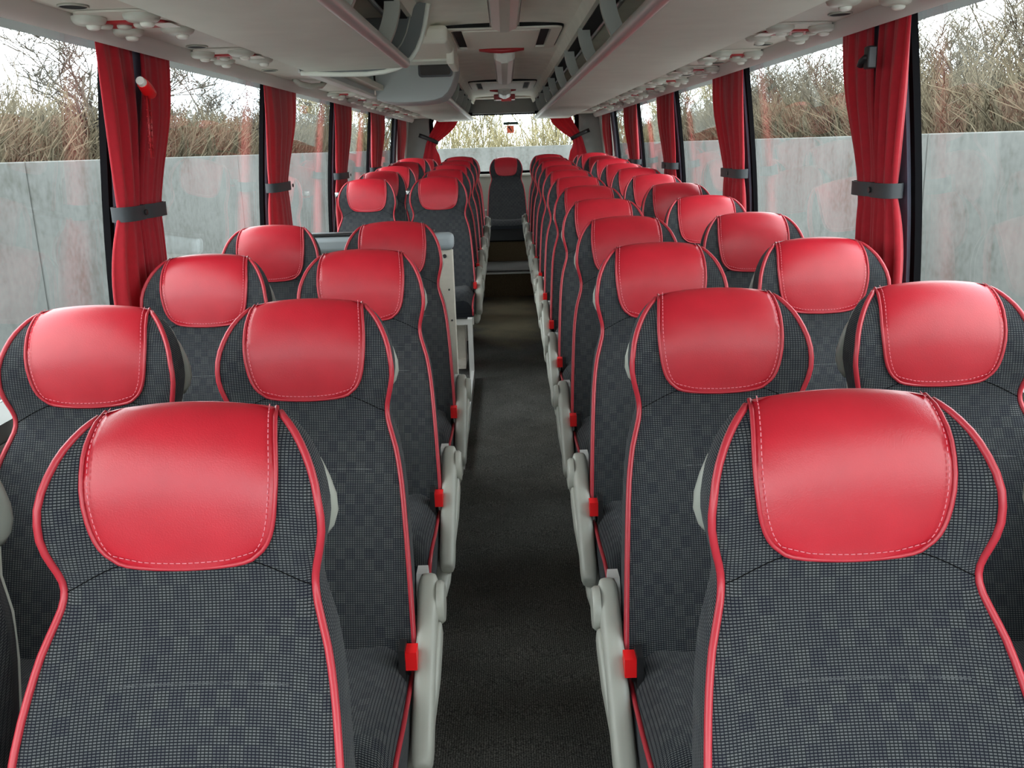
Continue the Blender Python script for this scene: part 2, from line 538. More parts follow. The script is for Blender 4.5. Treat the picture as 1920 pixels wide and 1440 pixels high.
# back wall with the rear window
RW = dict(x=.85, z0=1.215, z1=1.875)
m = MB()
yb = 11.0
m.box(-1.26, -RW['x'], yb, yb + .08, .2, 2.06)
m.box(RW['x'], 1.26, yb, yb + .08, .2, 2.06)
m.box(-RW['x'], RW['x'], yb, yb + .08, RW['z1'], 2.06)
wb = struct(m.build('wall_back', 'wall_panel'))
m = MB().box(-RW['x'], RW['x'], yb, yb + .08, .2, RW['z0'] - .02)
m.build('lower_panel', 'wall_beige', wb)
MB().box(-RW['x'], RW['x'], yb - .05, yb + .02, RW['z0'] - .05, RW['z0'] - .02).build('window_ledge', 'header_trim', wb, bevel=.008)
MB().box(-.36, .36, yb - .10, yb - .001, 1.875, 2.03).build('header_panel', 'wall_panel', wb)
for s in (-1, 1):      # rounded grey corner pads beside the rear window
    m = MB()
    pr = [(s * .875, yb - .05), (s * .90, yb - .07), (s * 1.0, yb - .10), (s * 1.10, yb - .17), (s * 1.14, yb - .22), (s * 1.17, yb - .22), (s * 1.17, yb - .001), (s * .875, yb - .001)]
    m.prism(pr, 'z', .9, 1.84)
    m.build('corner_pad', 'wall_panel', wb, smooth=True, angle=40)
wr = empty('window_%d' % wi, (0, yb, RW['z0'])); struct(wr); wi += 1
o = MB().prism([(yb + .068, RW['z0']), (yb + .074, RW['z0']), (yb + .036, RW['z1']), (yb + .03, RW['z1'])], 'x', -RW['x'], RW['x']).build('pane', 'glass', wr); o.location = -wr.location
def rrect(x0, x1, z0, z1, r, n=5):
    pts = []
    for cx, cz, a0 in ((x1 - r, z1 - r, 0), (x0 + r, z1 - r, 90), (x0 + r, z0 + r, 180), (x1 - r, z0 + r, 270)):
        for i in range(n + 1):
            a = math.radians(a0 + 90 * i / n)
            pts.append((cx + r * math.cos(a), cz + r * math.sin(a)))
    return pts
def frame_ring(m, outer, inner, axis, a0, a1):
    n = len(outer)
    def P(p, a): return (p[0], a, p[1]) if axis == 'y' else (p[0], p[1], a)
    vs = [P(p, a0) for p in outer] + [P(p, a0) for p in inner] + [P(p, a1) for p in outer] + [P(p, a1) for p in inner]
    fs = []
    for i in range(n):
        j = (i + 1) % n
        fs += [(i, j, n + j, n + i), (2*n + i, 3*n + i, 3*n + j, 2*n + j), (i, 2*n + i, 2*n + j, j), (n + i, n + j, 3*n + j, 3*n + i)]
    m.add(vs, fs)
m = MB(); frame_ring(m, rrect(-.87, .87, 1.195, 1.895, .09), rrect(-.825, .825, 1.225, 1.86, .07), 'y', yb - .012, yb + .028)
o = m.build('gasket', 'gasket', wr); o.location = -wr.location

# front of the coach, behind the camera: dashboard wall and big windscreen
m = MB().box(-1.26, 1.26, Y0 - .06, Y0, -.6, .40)
m.box(-1.26, 1.26, Y0 - .06, Y0, 2.0, 2.14)
m.box(-1.26, -1.18, Y0 - .06, Y0, .40, 2.0); m.box(1.18, 1.26, Y0 - .06, Y0, .40, 2.0)
struct(m.build('wall_front', 'wall_panel'))
ws = empty('window_%d' % wi, (0, Y0, .40)); struct(ws)
o = MB().box(-1.18, 1.18, Y0 - .035, Y0 - .029, .40, 2.0).build('pane', 'glass', ws); o.location = -ws.location

# middle door on the left
d = empty('door_1', (-1.22, 4.87, -.62)); struct(d)
o = MB().box(-1.228, -1.222, 4.48, 5.26, -.50, .78).build('pane', 'glass', d); o.location = -d.location
m = MB(); m.box(-1.25, -1.205, 4.44, 4.49, -.62, .78); m.box(-1.25, -1.205, 5.25, 5.30, -.62, .78); m.box(-1.25, -1.205, 4.49, 5.25, -.62, -.50)
o = m.build('door_frame', 'gasket', d); o.location = -d.location

# ------------------------------------------------------------------ seat
TOP = 1.147
WTAB = [(0, .116), (.014, .134), (.038, .153), (.065, .166), (.092, .1745), (.122, .1795), (.148, .1800), (.175, .1750), (.20, .1680), (.222, .1640), (.245, .1660), (.27, .1745), (.295, .1835), (.325, .1905), (.355, .1960), (.385, .2000), (.45, .2060), (.55, .2130), (.69, .220)]
FTAB = [(0, .004), (.006, -.012), (.018, -.027), (.04, -.042), (.07, -.052), (.10, -.059), (.15, -.065), (.20, -.070), (.25, -.080), (.30, -.104), (.385, -.160), (.45, -.194), (.55, -.238), (.69, -.286)]
BTAB = [(0, .010), (.006, .026), (.018, .038), (.05, .047), (.10, .050), (.20, .046), (.30, .022), (.40, -.020), (.55, -.085), (.69, -.145)]
def Wd(d): return interp(WTAB, d)
def front(x, d):
    w = Wd(d); u = x / w
    y = interp(FTAB, d)
    low = min(1, max(0, (d - .24) / .12))
    hd = min(1, max(0, (d - .02) / .09))
    y += (.012 * (1 - hd) - .020 * hd) * abs(u) ** 3
    y += .006 * hd * max(0, abs(u) - .9) / .1
    y += .020 * math.exp(-((d - .226) / .045) ** 2) * abs(u) ** 3
    y += .004 * low * math.exp(-(u / .5) ** 2)
    z = TOP - d - .011 * u * u * max(0, 1 - d / .09)
    return Vector((x, y, z))
def back(x, d):
    w = Wd(d); u = x / w
    y = interp(BTAB, d) - .015 * abs(u) ** 4
    z = TOP - d - .011 * u * u * max(0, 1 - d / .09)
    return Vector((x, y, z))

DL = [0, .003, .008, .015, .025, .038, .052, .07, .09, .11, .13, .15, .17, .185, .2, .213, .225, .236, .248, .262, .278, .295, .315, .335, .36, .39, .42, .46, .50, .55, .60, .65, .69]
ARC = {}
acc = 0; pv = None
for d_ in DL:
    p = front(0, d_)
    if pv is not None: acc += (p - pv).length
    ARC[d_] = acc; pv = p

def backrest_mesh():
    m = MB()
    US = [-1, -.97, -.92, -.85, -.76, -.65, -.5, -.33, -.16, 0, .16, .33, .5, .65, .76, .85, .92, .97, 1]
    nf = len(US)
    rings = []
    for d in DL:
        w = Wd(d)
        ring, uvs = [], []
        for u in US:
            ring.append(front(u * w, d)); uvs.append((u * w, -ARC[d]))
        # side gusset, slightly tucked in
        pf, pb = front(w, d), back(w * .93, d)
        side = [pf.lerp(pb, t) for t in (.3, .65)]
        for q, t in zip(side, (.3, .65)):
            q.x = w * (1 - .02 * t) + .002
            ring.append(q); uvs.append((w + t * .06, -ARC[d]))
        for u in reversed(US[1:-1:2]):
            ring.append(back(u * w * .93, d)); uvs.append((w + .06 + (1 - u) * w, -ARC[d]))
        pf, pb = front(-w, d), back(-w * .93, d)
        for t in (.65, .3):
            q = pf.lerp(pb, t); q.x = -w * (1 - .02 * t) - .002
            ring.append(q); uvs.append((-w - t * .06, -ARC[d]))
        rings.append((ring, uvs))
    n = len(rings[0][0])
    for ring, uvs in rings:
        b = m.add(ring, [])
        for i, q in enumerate(uvs): m.uv[b + i] = q
    for j in range(len(rings) - 1):
        for k in range(n):
            m.f.append((j * n + k, j * n + (k + 1) % n, (j + 1) * n + (k + 1) % n, (j + 1) * n + k))
    m.f.append(tuple(range(n - 1, -1, -1)))
    m.f.append(tuple(range((len(rings) - 1) * n, len(rings) * n)))
    return m.mesh('backrest', 'seat_cloth', smooth=True, angle=70)

HP = [(0, .115), (.02, .1195), (.05, .124), (.09, .125), (.13, .1205), (.155, .114), (.172, .105), (.184, .092), (.191, .078), (.195, .060)]
def sn(fun, x, d):
    e = .004
    dd = max(d, .004)
    a = fun(x + e, dd) - fun(x - e, dd); b = fun(x, dd + e) - fun(x, dd - e)
    n = a.cross(b); n.normalize()
    return n
def fo(x, d, off):
    n = sn(front, x, d)
    if n.y > 0: n = -n
    if d < .004: n = Vector((0, -.25, 1)).normalized()
    return front(x, d) + n * off
def bo(x, d, off):
    n = sn(back, x, d)
    if n.y < 0: n = -n
    if d < .004: n = Vector((0, .3, 1)).normalized()
    return back(x, d) + n * off
def cover_mesh():
    m = MB()
    rows = []
    NC = 17
    for d in (.055, .035, .018, .008, .003, 0):
        w = .112
        rows.append([bo(w * (2 * i / (NC - 1) - 1), d, .0045) for i in range(NC)])
    fd = [0, .004, .010, .018, .03, .045, .06, .08, .10, .12, .14, .155, .168, .178, .186, .191, .195]
    for d in fd:
        w = interp(HP, d)
        row = []
        for i in range(NC):
            t = 2 * i / (NC - 1) - 1
            x = w * t
            off = .0058 - .0035 * abs(t) ** 6
            bulge = .004 * (1 - t * t) * math.sin(min(1, d / .195) * math.pi)
            row.append(fo(x, d + (0 if d < .19 else .0035 * (1 - t * t)), off + bulge))
        rows.append(row)
    for r in rows: m.add(r, [])
    for j in range(len(rows) - 1):
        for i in range(NC - 1):
            m.f.append((j*NC + i, j*NC + i + 1, (j+1)*NC + i + 1, (j+1)*NC + i))
    # skirt down to the cloth so that the cover has thickness
    nfirst = 6
    bd = [(j, 0) for j in range(nfirst, len(rows))] + [(len(rows) - 1, i) for i in range(1, NC)] + [(j, NC - 1) for j in range(len(rows) - 2, nfirst - 1, -1)]
    cur = []
    for j, i in bd:
        p = rows[j][i]
        cur.append(Vector((p.x * 1.0, p.y + .006, p.z)))
    b = m.add(cur, [])
    for k in range(len(bd) - 1):
        a0 = bd[k][0] * NC + bd[k][1]; a1 = bd[k+1][0] * NC + bd[k+1][1]
        m.f.append((a0, a1, b + k + 1, b + k))
    return m.mesh('headrest_cover', 'leather', smooth=True, angle=80)
def cover_edge(inset):
    pts = []
    ds = [0, .01, .02, .035, .05, .07, .09, .11, .13, .145, .157, .167, .176, .184]
    k = inset / .13
    for d in ds: pts.append((-(interp(HP, d) - inset), d))
    bl = [(-.0865, .1885), (-.076, .1925), (-.060, .1955), (-.04, .1975), (-.02, .1985), (0, .199), (.02, .1985), (.04, .1975), (.060, .1955), (.076, .1925), (.0865, .1885)]
    for x, d in bl: pts.append((x * (1 - k * .9), d - inset))
    for d in reversed(ds): pts.append((interp(HP, d) - inset, d))
    if inset: pts = [p for p in pts if not (abs(p[0]) > .07 and p[1] > .184 - inset * .2)]
    return pts
def rim_mesh():
    m = MB(); m.tube([fo(x, d, .003) for x, d in cover_edge(0)], .0032, n=6)
    return m.mesh('cover_rim', 'piping_red', smooth=True)
def resample(pts, step):
    out = [pts[0]]; rem = step
    for a, b in zip(pts, pts[1:]):
        L_ = (b - a).length; pos = 0
        while L_ - pos >= rem:
            pos += rem; out.append(a.lerp(b, pos / L_)); rem = step
        rem -= (L_ - pos)
    return out
def stitch_mesh():
    m = MB()
    pts = resample([fo(x, d, .0072) for x, d in cover_edge(.0085)], .0027)
    for i in range(0, len(pts) - 2, 3):
        m.tube([pts[i], pts[i+1], pts[i+2]], .0007, n=4)
    return m.mesh('stitching', 'stitch', smooth=True)
def back_piping(s):
    m = MB()
    ds = [.69, .66, .62, .58, .54, .50, .46, .42, .39, .36, .335, .315, .295, .278, .262, .248, .236, .225, .213, .2, .185, .17, .15, .13, .11, .09, .07, .052, .038, .025, .015, .008, .003]
    m.tube([front(s * (Wd(d) + .001), d) + Vector((0, -.001, .0)) for d in ds] , .0052, n=8)
    return m
def piping_mesh(s):
    return back_piping(s).mesh('piping', 'piping_red', smooth=True)
def seam_mesh(s):
    m = MB()
    if True:
        pts = []
        for i in range(9):
            t = i / 8
            pts.append(fo(s * (.085 + t * .082), .192 + .040 * t ** 1.25, .0006))
        m.tube(pts, .0007, n=5)
    return m.mesh('seam', 'seam_dark', smooth=True)
def crease_mesh(d, a, b):
    m = MB()
    rnd = random.Random(int(d * 1000))
    pts, rad = [], []
    n = 40
    for i in range(n + 1):
        x = a + (b - a) * i / n
        pts.append(fo(x, d, .0002)); rad.append(rnd.choice([.00015, .0003, .0005, .0007]) * (1.5 if i > n - 5 else 1))
    m.tube(pts, rad, n=4)
    return m.mesh('crease', 'seam_worn', smooth=True)
def shell_mesh():
    m = MB()
    ds = [.03, .06, .1, .15, .2, .25, .3, .36, .42, .5, .58, .66, .70]
    us = [-.95, -.8, -.5, 0, .5, .8, .95]
    rows = []
    for off in (.001, .016):
        for d in ds:
            dd = min(d, .69); w = Wd(dd) * .95
            rows.append([back(u * w, dd) + Vector((0, off * (1 - .6 * (abs(u) > .9)), 0)) for u in us])
    nu, nd = len(us), len(ds)
    for r in rows: m.add(r, [])
    for o in (0, nd):
        for j in range(nd - 1):
            for i in range(nu - 1):
                m.f.append(((o+j)*nu+i, (o+j)*nu+i+1, (o+j+1)*nu+i+1, (o+j+1)*nu+i))
    ring = [(0, i) for i in range(nu)] + [(j, nu-1) for j in range(1, nd)] + [(nd-1, i) for i in range(nu-2, -1, -1)] + [(j, 0) for j in range(nd-2, 0, -1)]
    for k in range(len(ring)):
        (a, b), (c, e) = ring[k], ring[(k+1) % len(ring)]
        m.f.append((a*nu+b, c*nu+e, (nd+c)*nu+e, (nd+a)*nu+b))
    return m.mesh('back_shell', 'grey_plastic', smooth=True, angle=50)

# cushion: lofted rounded sections from back to front
CW = .214
CTAB = [(-.215, .470, .38, .96), (-.24, .478, .37, .99), (-.30, .480, .36, 1), (-.40, .486, .345, 1.01), (-.50, .497, .34, 1.02), (-.56, .502, .335, 1.02), (-.60, .500, .335, 1.015), (-.625, .490, .337, 1.01), (-.640, .470, .342, 1.0), (-.646, .440, .35, .99)]
def cushion_profile(y, zt, zb, k):
    w = CW * k
    pts = []
    xs = [-1, -.985, -.95, -.88, -.75, -.55, -.3, 0, .3, .55, .75, .88, .95, .985, 1]
    for u in xs:
        drop = .050 * max(0, abs(u) - .80) ** 2 / .04
        wing = .010 * math.exp(-((abs(u) - .72) / .2) ** 2)
        pts.append((u * w, y, zt - drop + wing))
    for u, f in ((1.005, .55), (.995, .12), (.9, 0), (.3, -.02), (-.3, -.02), (-.9, 0), (-.995, .12), (-1.005, .55)):
        pts.append((u * w, y, zb + (zt - .05 - zb) * f))
    return pts
def cushion_mesh():
    m = MB(); n = None; acc = 0; pv = None
    for (y, zt, zb, k) in CTAB:
        pr = cushion_profile(y, zt, zb, k)
        if pv is not None: acc += math.hypot(y - pv[0], zt - pv[1])
        pv = (y, zt); n = len(pr)
        b = m.add(pr, [])
        for i, q in enumerate(pr):
            m.uv[b + i] = (q[0], -acc) if i < 15 else ((q[2], -acc))
    for j in range(len(CTAB) - 1):
        for k in range(n):
            m.f.append((j*n + k, j*n + (k+1) % n, (j+1)*n + (k+1) % n, (j+1)*n + k))
    m.f.append(tuple(range(n-1, -1, -1)))
    # front face as rows so the cloth pattern continues
    y, zt, zb, k = CTAB[-1]
    base = (len(CTAB) - 1) * n
    m.f.append(tuple(range(base, base + n)))
    return m.mesh('cushion', 'seat_cloth', smooth=True, angle=60)
def cushion_piping(s):
    m = MB()
    if True:
        pts = []
        for (y, zt, zb, k) in CTAB:
            pr = cushion_profile(y, zt, zb, k)
            p = pr[13] if s > 0 else pr[1]
            pts.append((p[0] * 1.012, p[1] - (.003 if y < -.62 else 0), p[2] + .0))
        y = CTAB[-1][0]
        w = CW * .995
        pts += [(s * w, y - .004, .40), (s * w, y - .001, .36)]
        m.tube(pts, .0050, n=8)
    return m.mesh('cushion_piping', 'piping_red', smooth=True)

def handle_mesh(s):
    m = MB()
    P = [(.108, .030, .054), (.126, .031, .061), (.142, .031, .074), (.155, .030, .094), (.165, .028, .118), (.172, .026, .142), (.173, .024, .162), (.167, .024, .180), (.156, .026, .194)]
    pts = [(s * x, y, TOP - d) for x, y, d in P]
    m.tube(pts, .015, n=12, ry=.0105, up=(0, 1, 0))
    return m.mesh('grab_handle', 'handle_grey', smooth=True)
AX = .243
def rbox_along(m, p0, p1, w, h, n=10, taper=1.0, exp=4.0, up=(0, 0, 1), rnd=.03):
    """bar with superelliptic section between two points, rounded ends"""
    p0, p1 = Vector(p0), Vector(p1)
    t = (p1 - p0); L_ = t.length; t.normalize()
    a = Vector((1, 0, 0)); b = t.cross(a).normalized()
    st = [(0, .55), (rnd * .12, .78), (rnd * .4, .93), (rnd, 1), (L_ * .5, 1), (L_ - rnd, taper), (L_ - rnd * .4, taper * .93), (L_ - rnd * .12, taper * .8), (L_, taper * .6)]
    rings = []
    N_ = 20
    for q, k in st:
        ring = []
        for i in range(N_):
            an = 2 * math.pi * (i + .5) / N_
            c, s_ = math.cos(an), math.sin(an)
            r = (abs(c) ** exp + abs(s_) ** exp) ** (-1 / exp)
            ring.append(p0 + t * q + a * (c * r * w / 2 * (k if k < .99 else 1)) + b * (s_ * r * h / 2 * k))
        rings.append(ring)
    base = m.add([p for r in rings for p in r], [])
    for j in range(len(rings) - 1):
        for i in range(N_):
            m.f.append((base + j*N_ + i, base + j*N_ + (i+1) % N_, base + (j+1)*N_ + (i+1) % N_, base + (j+1)*N_ + i))
    m.f.append(tuple(base + i for i in range(N_-1, -1, -1)))
    m.f.append(tuple(base + (len(rings)-1)*N_ + i for i in range(N_)))
    return m
ARM0, ARM1 = (-.155, .575), (-.475, .345)
def armrest_mesh(s):
    m = MB()
    rbox_along(m, (s * AX, *ARM0), (s * AX, *ARM1), .042, .060, rnd=.035)
    return m.mesh('armrest', 'grey_plastic', smooth=True, angle=60)
def armrest_side(s):
    m = MB()
    rbox_along(m, (s * (AX + .021), -.225, .500), (s * (AX + .014), -.41, .372), .020, .055, taper=.55, rnd=.03)
    return m.mesh('armrest_side_cover', 'grey_plastic', smooth=True, angle=60)
def pivot_mesh(s):
    m = MB()
    x = s * (AX + .018)
    m.disc((x, -.192, .535), .040, s * .016, n=24, axis='x', ry=.046)
    return m.mesh('pivot_cap', 'grey_plastic', smooth=True, angle=40)
def hinge_mesh(s):
    m = MB()
    x0, x1 = s * .214, s * .236
    poly = [(-.30, .40), (-.12, .40), (-.095, .46), (-.09, .555), (-.10, .575), (-.14, .575), (-.17, .53), (-.24, .49), (-.30, .47)]
    m.prism(poly, 'x', x0, x1)
    return m.mesh('hinge_cover', 'white_metal', smooth=True, angle=30)
def bracket_mesh(s):
    m = MB()
    pts = [(s * .228, -.20, .50), (s * .230, -.30, .41), (s * .231, -.40, .345), (s * .231, -.47, .31), (s * .230, -.53, .30)]
    m.tube(pts, [.030, .028, .024, .020, .014], n=10)
    return m.mesh('arm_bracket', 'grey_plastic', smooth=True)
def belt_buckle(s):
    m = MB()
    x = s * .212
    m.box(x - s * .004, x + s * .018, -.350, -.314, .474, .512)
    return m.mesh('buckle', 'buckle_red', smooth=True, angle=40)
def buckle_case(s):
    m = MB()
    x = s * .205
    m.box(x - s * .010, x + s * .0025, -.355, -.309, .45, .520)
    m.tube([(x, -.32, .46), (x, -.29, .40), (x, -.26, .36)], .009, n=6)
    return m.mesh('buckle_case', 'black_plastic')
def seat_frame():
    m = MB()
    m.box(-.205, .205, -.60, -.17, .318, .345)
    m.box(-.215, .215, -.625, -.595, .30, .345)
    m.box(-.20, .20, -.19, -.15, .30, .40)
    return m.mesh('seat_frame', 'white_metal')
def leg_mesh(s):
    m = MB()
    poly = [(-.50, 0), (-.22, 0), (-.22, .02), (-.27, .05), (-.245, .31), (-.47, .31), (-.44, .05), (-.50, .02)]
    m.prism(poly, 'x', s * .10, s * .15)
    return m.mesh('leg', 'beige_metal', smooth=True, angle=30)

ME = dict(backrest=backrest_mesh(), cover=cover_mesh(), rim=rim_mesh(), stitch=stitch_mesh(), shell=shell_mesh(), cushion=cushion_mesh(), frame=seat_frame())
PIP = [piping_mesh(-1), piping_mesh(1)]; SEAM = [seam_mesh(-1), seam_mesh(1)]; CPIP = [cushion_piping(-1), cushion_piping(1)]
CRE = [crease_mesh(.272, -.105, .135), crease_mesh(.335, -.085, .135)]
SEAT_NAME = 'passenger_seat'
def make_seat(s, armrest=True):
    """s=+1: aisle (armrest, handle) on the +x side"""
    r = empty(SEAT_NAME)
    b = link('backrest', ME['backrest'], r)
    [link('piping', q, b) for q in PIP]; [link('seam', q, b) for q in SEAM]; [link('crease', q, b) for q in CRE]
    c = link('headrest_cover', ME['cover'], r)
    c['label'] = 'smooth red leather headrest cover'
    link('cover_rim', ME['rim'], c); link('stitching', ME['stitch'], c)['kind'] = 'stuff'
    link('back_shell', ME['shell'], r)
    q = link('cushion', ME['cushion'], r); [link('piping', w_, q) for w_ in CPIP]
    link('seat_frame', ME['frame'], r)
    k = ('R' if s > 0 else 'L')
    for nm, fn in (('handle', handle_mesh), ('arm', armrest_mesh), ('armside', armrest_side), ('pivot', pivot_mesh), ('hinge', hinge_mesh), ('abr', bracket_mesh), ('buckle', belt_buckle), ('bcase', buckle_case), ('leg', leg_mesh)):
        if nm + k not in ME: ME[nm + k] = fn(s)
    link('leg', ME['leg' + k], r)
    link('grab_handle', ME['handle' + k], r)
    link('hinge_cover', ME['hinge' + k], r)
    bb = link('buckle', ME['buckle' + k], r); link('buckle_case', ME['bcase' + k], bb)
    bb['label'] = 'bright red belt buckle'
    if armrest:
        a = link('armrest', ME['arm' + k], r)
        link('pivot_cap', ME['pivot' + k], a); link('side_cover', ME['armside' + k], a)
        link('bracket', ME['abr' + k], r)
    return r

protoL = make_seat(1, True); protoR = make_seat(-1, True)
protoLo = make_seat(1, False); protoRo = make_seat(-1, False)
protoC = make_seat(1, True)
a = link('armrest', ME['armL'], protoC); link('pivot_cap', ME['pivotL'], a); link('bracket', ME['abrL'], protoC)
for p in (protoL, protoR, protoLo, protoRo, protoC): register(p)
used = set()
def place(proto, x, y, ztop, label, group='coach seats in rows', dz=0):
    o = proto if proto.name not in used else copy_tree(proto)
    used.add(proto.name)
    o.location = (x, y, ztop - TOP)
    tag(o, label, 'seat', group)
    return o
ORD = ['first', 'second', 'third', 'fourth', 'fifth', 'sixth', 'seventh', 'eighth', 'ninth', 'tenth', 'eleventh', 'twelfth']
LX, LOX, RX, ROX = -.431, -.887, .425, .877
R_ROWS = [(1.127, 1.178), (1.858, 1.200), (2.579, 1.221), (3.311, 1.241), (4.085, 1.262), (4.780, 1.290), (5.510, 1.313), (6.215, 1.336), (6.985, 1.350), (7.700, 1.377), (8.40, 1.393), (9.20, 1.414)]
L_ROWS = [(1.157, 1.180), (1.914, 1.195), (2.690, 1.216), (3.470, 1.236)]
L2_ROWS = [(5.963, 1.324), (6.660, 1.354), (7.43, 1.373), (8.24, 1.394), (8.95, 1.418)]
row5 = []
for i, (y, z) in enumerate(L_ROWS):
    place(protoL, LX, y, z, 'red-topped charcoal aisle seat left of the aisle, %s row from the camera' % ORD[i])
    place(protoLo if i else protoL, LOX, y, z, 'red-topped charcoal window seat on the left side, %s row from the camera' % ORD[i])
for i, (y, z) in enumerate(L2_ROWS):
    a = place(protoL, LX, y, z, 'charcoal aisle seat on the left, %s row behind the stairwell partition' % ORD[i])
    b = place(protoLo, LOX, y, z, 'charcoal window seat on the left, %s row behind the stairwell partition' % ORD[i])
    if i == 0: row5 = [a, b]
for i, (y, z) in enumerate(R_ROWS):
    place(protoR, RX, y, z, 'red-topped charcoal aisle seat right of the aisle, %s row from the camera' % ORD[i])
    place(protoRo, ROX, y, z, 'red-topped charcoal window seat on the right side, %s row from the camera' % ORD[i])
for i, x in enumerate((-.92, -.465)):
    place(protoLo, x, 10.475, 1.392, ['bench seat in the back row beside the left rear curtain', 'bench seat in the back row just left of the middle one'][i], 'back row seats')
place(protoC, .008, 10.475, 1.385, 'middle seat of the back row, facing straight down the aisle', 'back row seats')
for i, x in enumerate((.475, .93)):
    place(protoRo, x, 10.475, 1.392, ['bench seat in the back row just right of the middle one', 'bench seat in the back row beside the right rear curtain'][i], 'back row seats')

# three-point belts on the two seats behind the stairwell
for o in row5:
    m = MB()
    m.tube([(-.185, -.01, TOP - .085), (-.205, -.02, TOP - .11), (-.212, -.05, TOP - .2), (-.222, -.10, TOP - .35), (-.232, -.17, TOP - .52), (-.235, -.2, TOP - .68)], .018, n=6, ry=.003, up=(0, 1, 0))
    b = m.build('seat_belt', 'strap_black', o, smooth=True)
    m = MB(); m.box(-.212, -.180, -.02, .02, TOP - .105, TOP - .075)
    m.build('belt_guide', 'chrome', b, bevel=.006)
    m = MB(); m.box(-.245, -.228, -.16, -.14, TOP - .50, TOP - .44)
    m.build('belt_tongue', 'chrome', b, bevel=.003)

# ------------------------------------------------------------------ steps up to the back row
st = empty('aisle_steps', (0, 7.9, FLOOR(7.9)))
tag(st, 'two dark carpeted steps at the far end of the aisle', 'steps')
def child(m, name, mat, parent, **k):
    o = m.build(name, mat, parent, **k)
    o.matrix_parent_inverse = Matrix.Identity(4)
    o.location = -Vector(parent.location)
    return o
child(MB().box(-.215, .215, 7.92, 8.60, .18, .435), 'riser', 'step_brown', st)
child(MB().box(-.215, .215, 7.935, 8.62, .436, .452), 'tread', 'step_grey', st)
child(MB().box(-.215, .215, 7.90, 7.934, .424, .440), 'nosing', 'nosing', st, bevel=.004)
child(MB().box(-.215, .215, 8.60, 9.80, .455, .636), 'riser', 'step_brown', st)
child(MB().box(-.215, .215, 8.595, 9.80, .637, .648), 'tread', 'seam_dark', st)

# ------------------------------------------------------------------ stairwell partition behind the fourth left row
pt = empty('stairwell_partition', (-.70, 3.78, FLOOR(3.78)))
tag(pt, 'beige stairwell partition with blue-grey padded top behind the fourth left row', 'partition')
child(MB().box(-1.10, -.228, 3.765, 3.805, .10, 1.095), 'panel', 'beige_metal', pt, bevel=.004)
child(MB().box(-1.11, -.222, 3.745, 3.825, 1.095, 1.165), 'top_cap', 'blue_plastic', pt, bevel=.022)
child(MB().box(-1.11, -.30, 3.752, 3.818, 1.1651, 1.178), 'top_rail', 'black_plastic', pt, bevel=.004)
child(MB().disc((-.262, 3.7645, 1.07), .0085, -.006, axis='y'), 'bolt', 'black_plastic', pt)
child(MB().disc((-.250, 3.7645, .93), .004, -.003, axis='y', n=10), 'bolt', 'black_plastic', pt)
child(MB().disc((-.244, 3.7645, .80), .004, -.003, axis='y', n=10), 'bolt', 'black_plastic', pt)
gr = empty('stairwell_edge_trim', (-.235, 4.6, .13))
tag(gr, 'pale metal kick strip along the stairwell edge of the aisle', 'trim strip')
child(MB().prism([(3.83, .10), (5.30, .14), (5.30, .22), (3.83, .16)], 'x', -.239, -.222), 'strip', 'white_metal', gr)
child(MB().box(-.25, -.222, 5.24, 5.30, .14, .53), 'end_post', 'white_metal', gr)

# ------------------------------------------------------------------ curtains
def curtain_half(y0t, y1t, y0c, y1c, y0b, y1b, zc, xt, xc, xb, s, seed, zt=1.838, zb=.957, np_=5, depth=.05):
    """pleated cloth bundle, gathered at height zc; closed cross-sections"""
    m = MB()
    rnd = random.Random(seed)
    ph = [rnd.uniform(0, 6.28) for _ in range(4)]
    zs = []
    n1, n2 = 16, 12
    for i in range(n1 + 1): zs.append(zt + (zc - zt) * i / n1)
    for i in range(1, n2 + 1): zs.append(zc + (zb - zc) * i / n2)
    NR = 72
    for z in zs:
        if z >= zc:
            t = (zt - z) / (zt - zc); e = t * t * (3 - 2 * t); e = .35 * t + .65 * e ** 1.6
            a, b = y0t + (y0c - y0t) * e, y1t + (y1c - y1t) * e
            x = xt + (xc - xt) * e
            dp = depth * min(.78, .42 + 1.6 * (zt - z))
        else:
            t = (zc - z) / (zc - zb); e = 1 - (1 - min(1, t * 1.6)) ** 2
            a, b = y0c + (y0b - y0c) * e, y1c + (y1b - y1c) * e
            x = xc + (xb - xc) * e
            dp = depth * (.65 + .35 * e)
        amp = .5 - .28 * math.exp(-((z - zc) / .05) ** 2)
        ring = []
        for k in range(NR):
            th = 2 * math.pi * k / NR
            c, s_ = math.cos(th), math.sin(th)
            u = (c + 1) / 2
            yy = a + (b - a) * u
            fold = math.sin(u * np_ * 2 * math.pi + ph[0] + .6 * math.sin(2 * z + ph[1])) * .6 + math.sin(u * np_ * 3.7 * math.pi + ph[2] + z * 1.5) * .4
            xx = x + s * (-(dp * .55) * (abs(s_) ** .7) * (1 if s_ > 0 else -1) ) - s * dp * amp * fold * (abs(s_) ** .5) * (1.0 if s_ > 0 else .6)
            ring.append((xx, yy, z))
        m.add(ring, [])
    nz = len(zs)
    for j in range(nz - 1):
        for k in range(NR):
            m.f.append((j*NR + k, j*NR + (k+1) % NR, (j+1)*NR + (k+1) % NR, (j+1)*NR + k))
    m.f.append(tuple(range(NR))); m.f.append(tuple(range((nz-1)*NR, nz*NR)))
    return m
